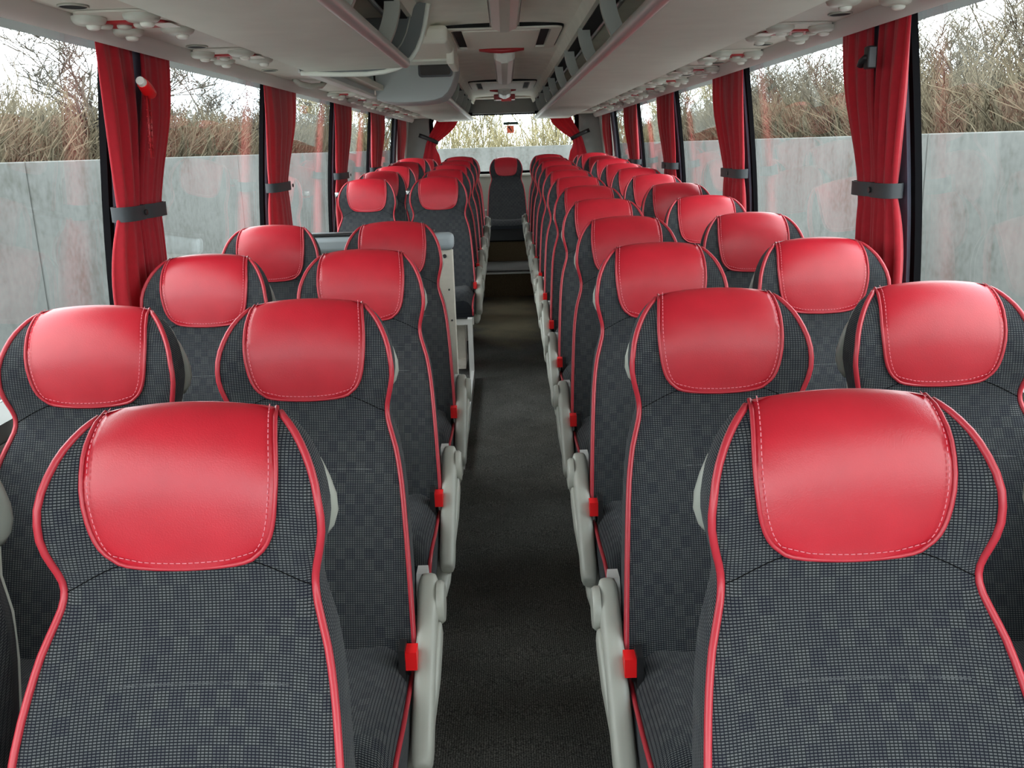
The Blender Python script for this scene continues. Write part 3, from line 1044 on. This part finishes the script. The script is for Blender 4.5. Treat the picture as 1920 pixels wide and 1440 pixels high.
def tie_band(y0, y1, z, x, s, depth, h=.042, tilt=0):
    m = MB()
    pts = []
    N_ = 28
    vs = []
    for hz in (-h/2, h/2):
        for r in (0, .004):
            for k in range(N_):
                th = 2 * math.pi * k / N_
                c, s_ = math.cos(th), math.sin(th)
                ex = 3.0
                q = (abs(c) ** ex + abs(s_) ** ex) ** (-1 / ex)
                yy = (y0 + y1) / 2 + c * q * ((y1 - y0) / 2 + r)
                vs.append((x + s_ * q * (depth + r), yy, z + hz + tilt * (yy - (y0 + y1) / 2)))
    b = m.add(vs, [])
    for k in range(N_):
        j = (k + 1) % N_
        m.f += [(k, j, 2*N_ + j, 2*N_ + k), (N_ + k, 3*N_ + k, 3*N_ + j, N_ + j), (k, N_ + k, N_ + j, j), (2*N_ + k, 2*N_ + j, 3*N_ + j, 3*N_ + k)]
    return m
# y at the top / at the tie / at the bottom for each curtain
CURT = [(2.58, 3.13), (4.33, 4.98), (6.08, 6.76), (7.74, 8.58), (9.66, 10.42)]
NTH = ['nearest', 'second', 'third', 'fourth', 'fifth']
for s, side in ((-1, 'left'), (1, 'right')):
    for k, (a, b) in enumerate(CURT):
        if s > 0: a -= .03; b -= .09
        xt, xc, xb = s * 1.082, s * 1.105, s * 1.115
        r = empty('curtain', (s * 1.07, (a + b) / 2, .93))
        tag(r, 'red pleated curtain with black tie, %s one from the camera on the %s side' % (NTH[k], side), 'curtain', 'red side window curtains')
        w = b - a
        zc = 1.345 + .0 * k
        nar = .62
        if k == 0:
            parts = [(a, a + w * .44, a + .055, a + w * .345, a - .02, a + w * .33), (a + w * .56, b, a + w * .35, a + w * .665, a + w * .34, a + w * .66)]
            dpp = .034
        elif s > 0:
            parts = [(a, a + w * .62, a + .02, a + w * .34, a + .02, a + w * .33), (a + w * .56, b, a + w * .33, a + w * .62, a + w * .32, a + w * .62)]
            dpp = .034
        else:
            parts = [(a, b, a + .02, a + w * .56, a + .0, a + w * .62)]
            dpp = .036
        if s > 0 and k == 0:
            parts = [(a, a + w * .40, a + .075, a + w * .40, a + .03, a + w * .38), (a + w * .51, b, a + w * .41, a + w * .70, a + w * .40, a + w * .68)]
        for j, (p0, p1, c0, c1, b0, b1) in enumerate(parts):
            m = curtain_half(p0, p1, c0, c1, b0, b1, zc, xt, xc, xb, s, seed=10 * k + j + (50 if s > 0 else 0), np_=3 if len(parts) > 1 else 5, depth=dpp)
            child(m, 'drape', 'curtain_red', r, smooth=True)
        for j, (p0, p1, c0, c1, b0, b1) in enumerate(parts):
            tb = child(tie_band(c0 - .004, c1 + .004, zc, xc, s, .030), 'tie_band', 'tie_black', r, smooth=True, angle=50)
            if j == 0:
                bt = child(MB().disc((xc - s * .035, c1 - .03, zc), .009, -s * .005, axis='x', n=14), 'snap_button', 'black_plastic', r)
# hidden bottoms rest on the ledge

# rear window curtains, swept to the corners
for s, side in ((-1, 'left'), (1, 'right')):
    r = empty('rear_curtain', (s * .85, 10.93, 1.2))
    tag(r, 'red curtain tied back at the %s corner of the rear window' % side, 'curtain', 'rear window curtains')
    m = MB()
    lev = [(1.86, .53, .74), (1.80, .56, .77), (1.74, .62, .79), (1.69, .68, .815), (1.645, .745, .845), (1.605, .79, .87), (1.57, .80, .885), (1.52, .785, .91), (1.45, .765, .945), (1.36, .745, .98), (1.26, .735, 1.0)]
    NR = 56
    for z, a, b in lev:
        ring = []
        for k in range(NR):
            th = 2 * math.pi * k / NR
            c, s_ = math.cos(th), math.sin(th)
            u = (c + 1) / 2
            x = a + (b - a) * u
            y = 10.925 - .022 * s_ * (1 + .5 * math.sin(u * 20 + z * 2))
            ring.append((s * x, y, z + .10 * (u - .5) * (1 if z > 1.5 else .3)))
        m.add(ring, [])
    for j in range(len(lev) - 1):
        for k in range(NR):
            m.f.append((j*NR + k, j*NR + (k+1) % NR, (j+1)*NR + (k+1) % NR, (j+1)*NR + k))
    m.f.append(tuple(range(NR))); m.f.append(tuple(range((len(lev)-1)*NR, len(lev)*NR)))
    child(m, 'drape', 'curtain_red', r, smooth=True)
    m = MB(); m.tube([(s * .77, 10.893, 1.565), (s * .84, 10.885, 1.60), (s * .92, 10.875, 1.635), (s * .985, 10.87, 1.66)], .022, n=8, ry=.006, up=(0, 0, 1))
    child(m, 'tie_band', 'black_plastic', r, smooth=True)

# ------------------------------------------------------------------ luggage racks
def rack(name, s, y0, y1, label, brackets, rail_y0=None):
    r = empty(name, (s * .58, (y0 + y1) / 2, 1.80))
    tag(r, label, 'luggage rack')
    m = MB().extrude_y([(s * .36, 1.808), (s * .40, 1.803), (s * .60, 1.800), (s * .745, 1.799), (s * .755, 1.804), (s * .755, 1.82), (s * .37, 1.83)], y0, y1)
    child(m, 'shelf', 'rack_panel', r, smooth=True, angle=30)
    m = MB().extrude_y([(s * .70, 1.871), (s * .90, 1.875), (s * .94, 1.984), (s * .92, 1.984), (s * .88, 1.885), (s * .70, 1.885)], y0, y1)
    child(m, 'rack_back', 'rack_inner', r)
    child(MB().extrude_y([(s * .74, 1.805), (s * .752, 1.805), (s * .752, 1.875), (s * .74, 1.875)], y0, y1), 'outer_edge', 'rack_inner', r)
    m = MB().tube([(s * .37, rail_y0 if rail_y0 is not None else y0, 1.822), (s * .37, (y0 + y1) / 2, 1.822), (s * .37, y1, 1.822)], .0205, n=18)
    child(m, 'rail', 'rack_rail', r, smooth=True, angle=50)
    child(MB().extrude_y([(s * .352, 1.9835), (s * .43, 1.9835), (s * .43, 1.979), (s * .352, 1.979)], y0, y1), 'air_slot', 'dark_slot', r)
    child(MB().tube([(s * .405, y0, 1.958), (s * .405, (y0 + y1) / 2, 1.958), (s * .405, y1, 1.958)], .008, n=8), 'upper_rod', 'chrome', r, smooth=True)
    for yb_ in brackets:
        inner, outer = [], []
        for i in range(11):
            t = i / 10
            an = t * math.pi / 2
            # from the rail curving up and inwards to the ceiling
            x = .385 - .052 * math.sin(an) ; z = 1.835 + .150 * (1 - math.cos(an)) if False else 1.835 + .150 * t
            inner.append((s * (.333 + .050 * (1 - t) ** 1.9), z))
            outer.append((s * (.333 + .052 + .056 * (1 - t) ** 1.9), z))
        poly = inner + outer[::-1]
        child(MB().prism(poly, 'y', yb_ - .016, yb_ + .016), 'bracket', 'bracket', r, smooth=True, angle=35)
    return r
rack('luggage_rack', 1, Y0, 10.9, 'long grey overhead luggage rack with rail and curved brackets over the right seats', [.4, 1.35, 2.32, 3.27, 4.20, 5.12, 6.08, 7.05, 8.0, 8.95, 9.9])
rl = rack('luggage_rack', -1, Y0, 3.66, 'short grey luggage rack with rounded end plate over the front left seats', [.4, 1.35, 2.45, 3.25])
rr = rack('luggage_rack', -1, 5.75, 10.9, 'grey luggage rack over the rear left seats, beyond the monitor housing', [6.6, 7.4, 8.2, 9.0, 9.9])
# end plate of the front-left rack
def plate(pts, y0, y1):
    return MB().prism(pts, 'y', y0, y1)
ep = [(-.79, 1.845), (-.77, 1.797), (-.70, 1.791), (-.62, 1.787), (-.52, 1.786), (-.45, 1.792), (-.405, 1.803), (-.372, 1.817), (-.345, 1.838), (-.322, 1.868), (-.302, 1.91), (-.288, 1.955), (-.278, 2.0), (-.272, 2.03), (-.30, 2.035), (-.40, 1.99), (-.79, 1.99)]
child(plate(ep, 3.66, 3.70), 'end_plate', 'end_grey', rl, smooth=True, angle=30)
rim = [(x, 3.665, z) for x, z in ep[1:14]]
child(MB().tube(rim, .0095, n=8), 'end_rim', 'rack_panel', rl, smooth=True)
rim2 = [(x - .055, 3.658, z + .03 - .02 * i / 12) for i, (x, z) in enumerate(ep[6:13])]
child(MB().tube(rim2, .003, n=6), 'end_bead', 'bracket', rl, smooth=True)

# recess panel above the door and rounded housing at the head of the rear-left rack
hs = empty('overhead_housing', (-.55, 5.2, 1.80))
tag(hs, 'blue-grey rounded overhead housing above the stairwell on the left', 'housing')
child(MB().box(-.775, -.755, 3.70, 5.60, 1.815, 1.985), 'recess_panel', 'housing_grey', hs)
child(MB().box(-.79, -.745, 3.70, 5.62, 1.800, 1.816), 'recess_trim', 'header_trim', hs, bevel=.004)
prof = [(-.75, 1.982), (-.75, 1.80), (-.742, 1.788), (-.68, 1.772), (-.59, 1.766), (-.48, 1.768), (-.40, 1.776), (-.352, 1.79), (-.318, 1.82), (-.296, 1.855), (-.278, 1.90), (-.266, 1.945), (-.263, 1.982)]
m = MB()
secs = [(5.60, .97), (5.608, .985), (5.625, .997), (5.65, 1.0), (5.95, 1.0), (6.02, .99)]
n = len(prof)
cx, cz = -.55, 1.982
for y, k in secs:
    m.add([(cx + (x - cx) * k, y, cz + (z - cz) * k) for x, z in prof], [])
for j in range(len(secs) - 1):
    for i in range(n):
        m.f.append((j*n + i, j*n + (i+1) % n, (j+1)*n + (i+1) % n, (j+1)*n + i))
m.f.append(tuple(range(n))); m.f.append(tuple(range((len(secs)-1)*n, len(secs)*n)))
child(m, 'end_fairing', 'housing_grey', hs, smooth=True, angle=40)
# monitor box hanging from the ceiling
mo = empty('folding_monitor', (-.38, 4.9, 1.95))
tag(mo, 'beige ceiling monitor housing with a small dark screen above the stairwell', 'monitor')
child(MB().box(-.56, -.240, 4.30, 5.20, 1.955, 2.034), 'housing', 'hatch_beige', mo, bevel=.02)
child(MB().box(-.275, -.236, 4.75, 5.24, 1.905, 1.99), 'side_cheek', 'hatch_beige', mo, bevel=.010)
child(MB().box(-.52, -.285, 5.02, 5.22, 1.944, 1.960), 'flap', 'rack_panel', mo, bevel=.004)
scr = MB().prism(rrect(-.46, -.272, 1.882, 1.955, .018), 'y', 5.24, 5.262)
child(scr, 'bezel', 'black_plastic', mo)
child(MB().prism(rrect(-.448, -.284, 1.892, 1.95, .012), 'y', 5.236, 5.2395), 'screen', 'screen', mo)

# ------------------------------------------------------------------ overhead service units (reading lights, air nozzles) and speakers
def lamp_dome(m, c, r, h):
    prof = [(1, 0), (1, -.25), (.93, -.6), (.78, -.85), (.55, -1), (.5, -1)]
    n = 20
    vs = []
    for k, z in prof:
        for i in range(n):
            a_ = 2 * math.pi * i / n
            vs.append((c[0] + math.cos(a_) * r * k, c[1] + math.sin(a_) * r * k * 1.15, c[2] + z * h))
    fs = []
    for j in range(len(prof) - 1):
        for i in range(n):
            fs.append((j*n + i, j*n + (i+1) % n, (j+1)*n + (i+1) % n, (j+1)*n + i))
    fs.append(tuple(range((len(prof)-1)*n, len(prof)*n)))
    fs.append(tuple(range(n)))
    m.add(vs, fs)
    return m
def console_proto(s):
    r = empty('overhead_console', (s * .90, 0, 1.842))
    z = 0.0
    def ch(m, nm, mat, **k): return m.build(nm, mat, r, **k)
    ch(MB().prism(rrect(-.115, .078, -.20, .18, .04) if s > 0 else rrect(-.078, .115, -.20, .18, .04), 'z', -.006, -.001), 'base_plate', 'service_panel')
    for x, y in ((.065 * s, -.12), (-.075 * s, -.14), (.065 * s, .12), (-.075 * s, .11)):
        d_ = ch(lamp_dome(MB(), (x, y, -.006), .043, .018), 'reading_lamp', 'reading_lamp_white', smooth=True, angle=50)
        link('lens', lamp_dome(MB(), (x + .008, y + .01, -.0235), .017, .010).mesh('lens', 'lamp_cover', smooth=True), d_)
    ch(MB().prism(rrect(-.095, .075, -.06, .05, .02) if s > 0 else rrect(-.075, .095, -.06, .05, .02), 'z', -.012, -.006), 'switch_panel', 'red_plastic')
    for x, y in ((-.03 * s, -.03), (.02 * s, -.01), (.06 * s, -.03)):
        ch(lamp_dome(MB(), (x, y, -.012), .018, .010), 'air_nozzle', 'reading_lamp_white', smooth=True)
    ch(MB().prism(rrect(-.11, -.06, -.04, .04, .008) if s > 0 else rrect(.06, .11, -.04, .04, .008), 'z', -.014, -.0121), 'sign_plate', 'lamp_cover')
    return r
LC = [1.55, 2.50, 3.36, 5.75, 6.45, 7.15, 7.85, 8.55, 9.25]
RC = [1.45, 2.35, 3.15, 3.95, 4.70, 5.45, 6.20, 6.90, 7.60, 8.30, 9.00]
for s, ys, side in ((-1, LC, 'left'), (1, RC, 'right')):
    p = console_proto(s); register(p)
    for i, y in enumerate(ys):
        o = p if i == 0 else copy_tree(p)
        o.location = (s * .945, y, 1.842)
        tag(o, 'overhead reading light and air nozzle console, %s from the camera above the %s windows' % (ORD[i], side), 'light console', 'overhead reading consoles')
LS = [2.23, 3.09, 4.02]
RS = [2.02, 2.78, 3.58, 4.33, 5.08, 5.83, 6.55]
for s, ys, side in ((-1, LS, 'left'), (1, RS, 'right')):
    for i, y in enumerate(ys):
        m = MB().disc((0, 0, 0), .030, -.004, n=20, axis='z', ry=.036)
        o = m.build('speaker_grille', 'dark_slot')
        o.location = (s * (.975), y, 1.8419)
        MB().tube([(.031 * math.cos(t * math.pi / 10), .037 * math.sin(t * math.pi / 10), -.002) for t in range(20)], .003, n=6, closed=True).build('grille_rim', 'bracket', o, smooth=True)
        tag(o, 'small dark oval speaker grille, %s from the camera above the %s windows' % (ORD[i], side), 'speaker', 'overhead speaker grilles')
# grab bar on the panel by the stairwell
g = MB().tube([(-.99, 4.55, 1.842), (-.975, 4.57, 1.822), (-.94, 4.66, 1.815), (-.905, 4.76, 1.822), (-.89, 4.78, 1.842)], .014, n=10).build('grab_bar', 'reading_lamp_white', smooth=True)
tag(g, 'pale curved grab bar on the panel above the stairwell window', 'handle')

# ------------------------------------------------------------------ ceiling lamps, hatches, red alarm box
def ceiling_lamp(y0, y1, label):
    r = empty('ceiling_lamp', (.015, (y0 + y1) / 2, 2.05))
    tag(r, label, 'ceiling lamp', 'ceiling strip lamps')
    cx = .015
    pr = [(cx - .064, 2.056), (cx - .060, 2.00), (cx - .050, 1.985), (cx - .018, 1.972), (cx + .018, 1.972), (cx + .050, 1.985), (cx + .060, 2.00), (cx + .064, 2.056)]
    m = MB()
    k0 = [(cx + (x - cx) * .82, 2.056 + (z - 2.056) * .55) for x, z in pr]
    n = len(pr)
    m.add([(x, y0 - .05, z) for x, z in k0], []); m.add([(x, y0, z) for x, z in pr], []); m.add([(x, y1, z) for x, z in pr], [])
    for j in range(2):
        for i in range(n): m.f.append((j*n + i, j*n + (i+1) % n, (j+1)*n + (i+1) % n, (j+1)*n + i))
    m.f.append(tuple(range(n))); m.f.append(tuple(range(2*n, 3*n)))
    child(m, 'cover', 'lamp_cover', r)
    child(MB().box(cx - .019, cx + .019, y0 + .002, y1 - .002, 1.9690, 1.9722), 'diffuser', 'lamp_diffuser', r)
    for sx in (-1, 1):
        child(MB().prism([(y0, 1.99), (y1, 1.99), (y1, 2.005), (y0, 2.005)], 'x', cx + sx * .060, cx + sx * .0615), 'side_bead', 'header_trim', r)
    return r
ceiling_lamp(2.2, 4.10, 'long white strip lamp on the ceiling nearest the camera')
ceiling_lamp(5.55, 7.45, 'middle white strip lamp on the ceiling between the two hatches')
ceiling_lamp(8.95, 9.62, 'short far strip lamp on the ceiling before the red alarm box')
def hatch(y0, y1, xm, label):
    r = empty('roof_hatch', (0.01, (y0 + y1) / 2, 2.04))
    tag(r, label, 'roof hatch', 'roof hatches')
    m = MB(); frame_ring(m, rrect(-xm, xm, y0, y1, .05), rrect(-xm + .05, xm - .05, y0 + .05, y1 - .05, .03), 'z', 2.026, 2.06)
    child(m, 'frame', 'hatch_beige', r)
    m = MB(); frame_ring(m, rrect(-xm - .008, xm + .008, y0 - .008, y1 + .008, .055), rrect(-xm, xm, y0, y1, .05), 'z', 2.034, 2.06)
    child(m, 'seal', 'dark_slot', r)
    child(MB().box(-xm + .10, xm - .10, y0 + .06, y1 - .07, 2.022, 2.040), 'lid', 'hatch_beige', r, bevel=.006)
    for s in (-1, 1):
        child(MB().box(s * (xm - .097), s * (xm - .055), y0 + .06, y1 - .06, 2.036, 2.048), 'vent_slot', 'dark_slot', r)
    child(MB().tube([(-.12, y1 - .06, 2.024), (-.06, y1 - .075, 2.014), (0, y1 - .08, 2.010), (.06, y1 - .075, 2.014), (.12, y1 - .06, 2.024)], .014, n=10), 'handle', 'red_plastic', r, smooth=True)
    return r
hatch(4.45, 5.35, .285, 'beige roof hatch with side vents nearer the camera')
hatch(8.05, 9.05, .285, 'roof hatch with pale frame and dark vents farther down the aisle')
al = empty('alarm_box', (.015, 10.3, 2.01))
tag(al, 'small red emergency lever box on the ceiling near the rear window', 'alarm box')
child(MB().box(-.10, .13, 10.28, 10.50, 1.995, 2.05), 'body', 'red_plastic', al, bevel=.008)
child(MB().box(-.02, .09, 10.26, 10.2799, 1.975, 2.01), 'lever', 'buckle_red', al, bevel=.004)
child(MB().disc((-.09, 10.30, 1.994), .010, -.008), 'knob', 'lamp_cover', al)

# stickers on the rear window
o = MB().box(-.005, .165, yb + .027, yb + .0295, 1.748, 1.778).build('window_sticker', 'sticker_green'); tag(o, 'dark green strip sticker on the rear window', 'sticker')
sk = empty('hammer_sticker', (.08, yb + .028, 1.70)); tag(sk, 'orange square sticker with a dark hammer symbol on the rear window', 'sticker')
child(MB().box(.035, .115, yb + .027, yb + .0295, 1.655, 1.738), 'backing', 'sticker_orange', sk)
child(MB().prism([(.052, 1.716), (.062, 1.728), (.094, 1.676), (.088, 1.671)], 'y', yb + .0255, yb + .0268), 'hammer_shaft', 'sticker_mark', sk)
child(MB().prism([(.044, 1.717), (.064, 1.734), (.069, 1.727), (.050, 1.709)], 'y', yb + .0255, yb + .0268), 'hammer_head', 'sticker_mark', sk)

# ------------------------------------------------------------------ emergency hammers on the nearest pillars
def hammer(s, yh, label):
    r = empty('safety_hammer', (s * 1.0, yh, 1.70))
    tag(r, label, 'hammer')
    x = s * 1.022
    child(MB().tube([(x, yh - .022, 1.712), (x, yh - .004, 1.706)], [.012, .014], n=12), 'striker', 'lamp_cover', r, smooth=True, angle=40)
    child(MB().tube([(x, yh - .006, 1.707), (x, yh + .02, 1.694), (x, yh + .045, 1.678), (x, yh + .05, 1.672)], [.016, .0185, .0185, .012], n=12), 'head', 'buckle_red', r, smooth=True, angle=50)
    for dx in (0, .022):
        child(MB().tube([(x, yh + .012 + dx, 1.672), (x, yh + .004 + dx, 1.60), (x, yh - .008 + dx * .6, 1.50)], .0035, n=8), 'handle_rail', 'red_plastic', r, smooth=True)
    for i in range(7):
        t = i / 6
        y_ = yh + .012 - .018 * t
        child(MB().tube([(x, y_ - .012, 1.634 - .11 * t), (x, y_ + .018, 1.631 - .11 * t)], .0028, n=6), 'rung', 'red_plastic', r, smooth=True)
    return r
hammer(-1, 2.72, 'red safety hammer with ladder-like handle hanging at the nearest left curtain')
hk = MB().tube([(1.03, 2.66, 1.71), (1.015, 2.67, 1.71), (1.012, 2.69, 1.702), (1.012, 2.70, 1.69)], .010, n=8).build('hammer_hook', 'black_plastic', smooth=True)
tag(hk, 'empty black hook at the nearest right curtain', 'hook')
MB().box(1.014, 1.04, 2.65, 2.685, 1.68, 1.74).build('hook_base', 'black_plastic', hk, bevel=.004)

# ------------------------------------------------------------------ outside: ground, concrete walls, trees
GZ = -1.35
struct(MB().box(-30, 30, -14, 60, GZ - .1, GZ).build('ground', 'asphalt'))
WZ = 1.5
def conc_wall(label, pts, n, name='concrete_wall'):
    """pts: start and end (x, y) on the inner face; n panels"""
    a, b = Vector((*pts[0], 0)), Vector((*pts[1], 0))
    r = empty(name, (*((a + b) / 2).to_2d(), GZ))
    tag(r, label, 'wall')
    t = (b - a); L_ = t.length / n; t.normalize()
    nrm = Vector((t.y, -t.x, 0))
    for i in range(n):
        p, q = a + t * (i * L_ + .012), a + t * ((i + 1) * L_ - .012)
        vs = [(*(c + nrm * d).to_2d(), z) for c in (p, q) for d in (0, .3) for z in (GZ, WZ)]
        m = MB(); m.add(vs, [(0, 1, 3, 2), (4, 6, 7, 5), (0, 4, 5, 1), (2, 3, 7, 6), (0, 2, 6, 4), (1, 5, 7, 3)])
        child(m, 'panel', 'concrete', r, bevel=.012)
    vs = [(*(c + nrm * d).to_2d(), z) for c in (a, b) for d in (.05, .28) for z in (GZ, WZ - .03)]
    m = MB(); m.add(vs, [(0, 1, 3, 2), (4, 6, 7, 5), (0, 4, 5, 1), (2, 3, 7, 6), (0, 2, 6, 4), (1, 5, 7, 3)])
    child(m, 'joint_filler', 'asphalt', r)
    return r
XW, YW = 4.2, 27.0
conc_wall('grey stained concrete wall outside the left windows', [(-XW, YW), (-XW, 7.94 - 6.35 * 3 + .0)], 6) if False else None
def wall_with_seams(label, x, sgn, y_first, pan, k0, k1):
    conc_wall(label, [(x, y_first + pan * k0), (x, y_first + pan * k1)] if sgn > 0 else [(x, y_first + pan * k1), (x, y_first + pan * k0)], k1 - k0)
wall_with_seams('grey stained concrete wall outside the left windows', -XW, -1, 8.21, 6.53, -3, 3)
wall_with_seams('pale concrete wall outside the right windows', XW, 1, 9.3, 6.35, -3, 3)
conc_wall('low concrete wall seen through the rear window', [(-9.0, YW), (9.0, YW)][::-1], 4)

# banks of soil behind the walls
struct(MB().box(-26, -XW - .32, -12, 60, GZ, .95).build('ground_bank_left', 'soil'))
struct(MB().box(XW + .32, 26, -12, 60, GZ, .95).build('ground_bank_right', 'soil'))
struct(MB().box(-XW - .3, XW + .3, YW + .35, 60, GZ, .95).build('ground_bank_rear', 'soil'))

def tree_mesh(seed, height, spread, levels, nside, trunk_r, gnarl, name='branches', mat='bark', kids=(3, 5), upb=.35):
    rnd = random.Random(seed)
    m = MB()
    cnt = [0]
    def grow(p, d, length, r, lev):
        if cnt[0] > 5200: return
        cnt[0] += 1
        segs = 4 if lev < 2 else 3
        pts, rad = [p], [r]
        dd = d.copy()
        for i in range(segs):
            dd = dd + Vector((rnd.uniform(-1, 1), rnd.uniform(-1, 1), rnd.uniform(-.6, .9))) * gnarl
            dd.normalize()
            p = p + dd * (length / segs)
            pts.append(p.copy()); rad.append(max(.006, r * (1 - .55 * (i + 1) / segs)))
        m.tube(pts, rad, n=max(3, nside - lev), cap=False)
        if lev >= levels: return
        nk = rnd.randint(*kids)
        for k in range(nk):
            t = rnd.uniform(.3, 1.0)
            idx = min(segs, max(1, int(round(t * segs))))
            q = pts[idx]
            az = rnd.uniform(0, 2 * math.pi)
            side = Vector((math.cos(az), math.sin(az), rnd.uniform(-.1, .5)))
            nd = (dd * rnd.uniform(.5, 1.0) + side * spread + Vector((0, 0, upb))).normalized()
            grow(q, nd, length * rnd.uniform(.55, .82), rad[idx] * rnd.uniform(.55, .8), lev + 1)
    grow(Vector((0, 0, 0)), Vector((rnd.uniform(-.1, .1), rnd.uniform(-.1, .1), 1)).normalized(), height * .34, trunk_r, 0)
    return m.mesh(name, mat, smooth=False)
def bush_mesh(seed, height, nst, mat='twig', lean=.28, nt=13, r0=.022):
    """many-stemmed leafless shrub"""
    rnd = random.Random(seed)
    m = MB()
    def wander(p, d, L_, r, segs, g, ns):
        pts, rad = [p.copy()], [r]
        for i in range(segs):
            d = (d + Vector((rnd.gauss(0, 1), rnd.gauss(0, 1), rnd.gauss(.25, .6))) * g).normalized()
            p = p + d * (L_ / segs)
            pts.append(p.copy()); rad.append(max(.0042, r * (1 - .75 * (i + 1) / segs)))
        m.tube(pts, rad, n=ns, cap=False)
        return pts, d
    for k in range(nst):
        az = rnd.uniform(0, 6.283)
        d = Vector((math.cos(az) * rnd.uniform(.05, lean * 2), math.sin(az) * rnd.uniform(.05, lean * 2), 1)).normalized()
        L_ = height * rnd.uniform(.65, 1.0)
        pts, _ = wander(Vector((rnd.gauss(0, .12), rnd.gauss(0, .12), 0)), d, L_, r0 * rnd.uniform(.6, 1.2), 8, .10, 5)
        for t in range(nt):
            i = rnd.randint(2, 8)
            az = rnd.uniform(0, 6.283)
            d2 = Vector((math.cos(az), math.sin(az), rnd.uniform(.4, 1.6))).normalized()
            p2, _ = wander(pts[i], d2, L_ * rnd.uniform(.15, .36), .011, 4, .16, 3)
            for q in range(4):
                az = rnd.uniform(0, 6.283)
                d3 = (Vector((math.cos(az), math.sin(az), rnd.uniform(.2, 1.3)))).normalized()
                wander(p2[rnd.randint(1, 4)], d3, L_ * rnd.uniform(.06, .16), .0068, 2, .15, 3)
    return m.mesh('branches', mat)
BIG = [tree_mesh(s, 4.6, .95, 5, 7, .075, .34, kids=(3, 4), upb=.02) for s in (3, 8, 15)]
FINE = [bush_mesh(s, 2.9, 9) for s in (21, 22, 23)]
WIL = [bush_mesh(s, 3.4, 12, mat='willow', lean=.15, nt=12) for s in (41, 42)]

def brush_mesh(seed, n, lx, ly, h, mat='brush'):
    rnd = random.Random(seed)
    m = MB()
    for i in range(n):
        x, y = rnd.uniform(-lx, lx), rnd.uniform(-ly, ly)
        L_ = h * rnd.uniform(.35, 1.0)
        d = Vector((rnd.gauss(0, .35), rnd.gauss(0, .35), 1)).normalized()
        p = Vector((x, y, rnd.uniform(0, .25)))
        q = p + d * L_ * .5
        d2 = (d + Vector((rnd.gauss(0, .35), rnd.gauss(0, .35), rnd.uniform(-.2, .2)))).normalized()
        e = q + d2 * L_ * .5
        m.tube([p, q, e], [.010, .008, .005], n=3, cap=False)
        for _ in range(2):
            d3 = (d2 + Vector((rnd.gauss(0, .6), rnd.gauss(0, .6), rnd.uniform(-.2, .5)))).normalized()
            b = q.lerp(e, rnd.random())
            m.tube([b, b + d3 * L_ * rnd.uniform(.15, .35)], [.006, .004], n=3, cap=False)
    return m.mesh('thicket', mat)
BR = [brush_mesh(31 + i, 2600, 2.6, .9, 1.25) for i in range(2)]
BRW = brush_mesh(35, 900, 2.6, .9, 1.2, mat='willow')

def tree(me, x, y, sc, rz, label, group, z=.90):
    r = empty('bare_tree', (x, y, z))
    r.rotation_euler.z = rz; r.scale = (sc, sc, sc)
    tag(r, label, 'tree', group)
    link('branches', me, r)
    return r
rnd = random.Random(77)
LORD = ['nearest', 'second', 'third', 'fourth', 'fifth', 'sixth', 'seventh', 'eighth', 'ninth']
for i in range(8):
    y = 9.6 + i * 3.0
    tree(BIG[i % 3], -XW - 1.6 - rnd.uniform(0, 1.6), y + rnd.uniform(-.5, .5), rnd.uniform(.62, .74) if i < 1 else rnd.uniform(.8, 1.1), rnd.uniform(0, 6.28),
         'gnarled dark bare tree behind the left concrete wall, %s from the camera' % LORD[i], 'bare trees behind the left wall')
for i in range(16):
    y = 7.4 + i * 1.6
    tree(FINE[i % 3], -XW - 1.0 - rnd.uniform(0, 3.2), y + rnd.uniform(-.5, .5), rnd.uniform(.55, .75), rnd.uniform(0, 6.28),
         'thin many-stemmed bare bush behind the left concrete wall', 'bare bushes behind the left wall')
for i in range(52):
    y = 6.2 + i * .52
    d_ = rnd.uniform(0, 1)
    tree(FINE[i % 3], XW + .9 + d_ * 4.6, y + rnd.uniform(-.4, .4), rnd.uniform(.70, .86) + .22 * d_, rnd.uniform(0, 6.28),
         'fine-twigged bare shrub behind the right concrete wall', 'bare shrubs behind the right wall')
for i in range(17):
    tree(WIL[i % 2], -6.2 + i * .78 + rnd.uniform(-.3, .3), YW + 1.0 + rnd.uniform(0, 2.6), rnd.uniform(.9, 1.25), rnd.uniform(0, 6.28),
         'pale yellowish bare willow shrub beyond the rear window', 'bare willows beyond the rear window')
k = 0
for s, side in ((-1, 'left'), (1, 'right')):
    r = empty('dry_thicket', (s * (XW + 1.6), 18, .93)); tag(r, 'dry brown undergrowth along the top of the %s concrete wall' % side, 'undergrowth', kind='stuff')
    for i in range(7):
        o = link('thicket', BR[k % 2], r); k += 1
        o.rotation_euler.z = math.pi / 2 + (math.pi if i % 2 else 0)
        o.location = (rnd.uniform(-.2, .2), -12 + i * 4.6, 0)
        o['kind'] = 'stuff'
r = empty('dry_thicket', (0, YW + 1.6, .93)); tag(r, 'pale dry undergrowth along the wall beyond the rear window', 'undergrowth', kind='stuff')
for i in range(2):
    o = link('thicket', BRW, r); o.location = (-2.5 + i * 5, 0, 0); o['kind'] = 'stuff'
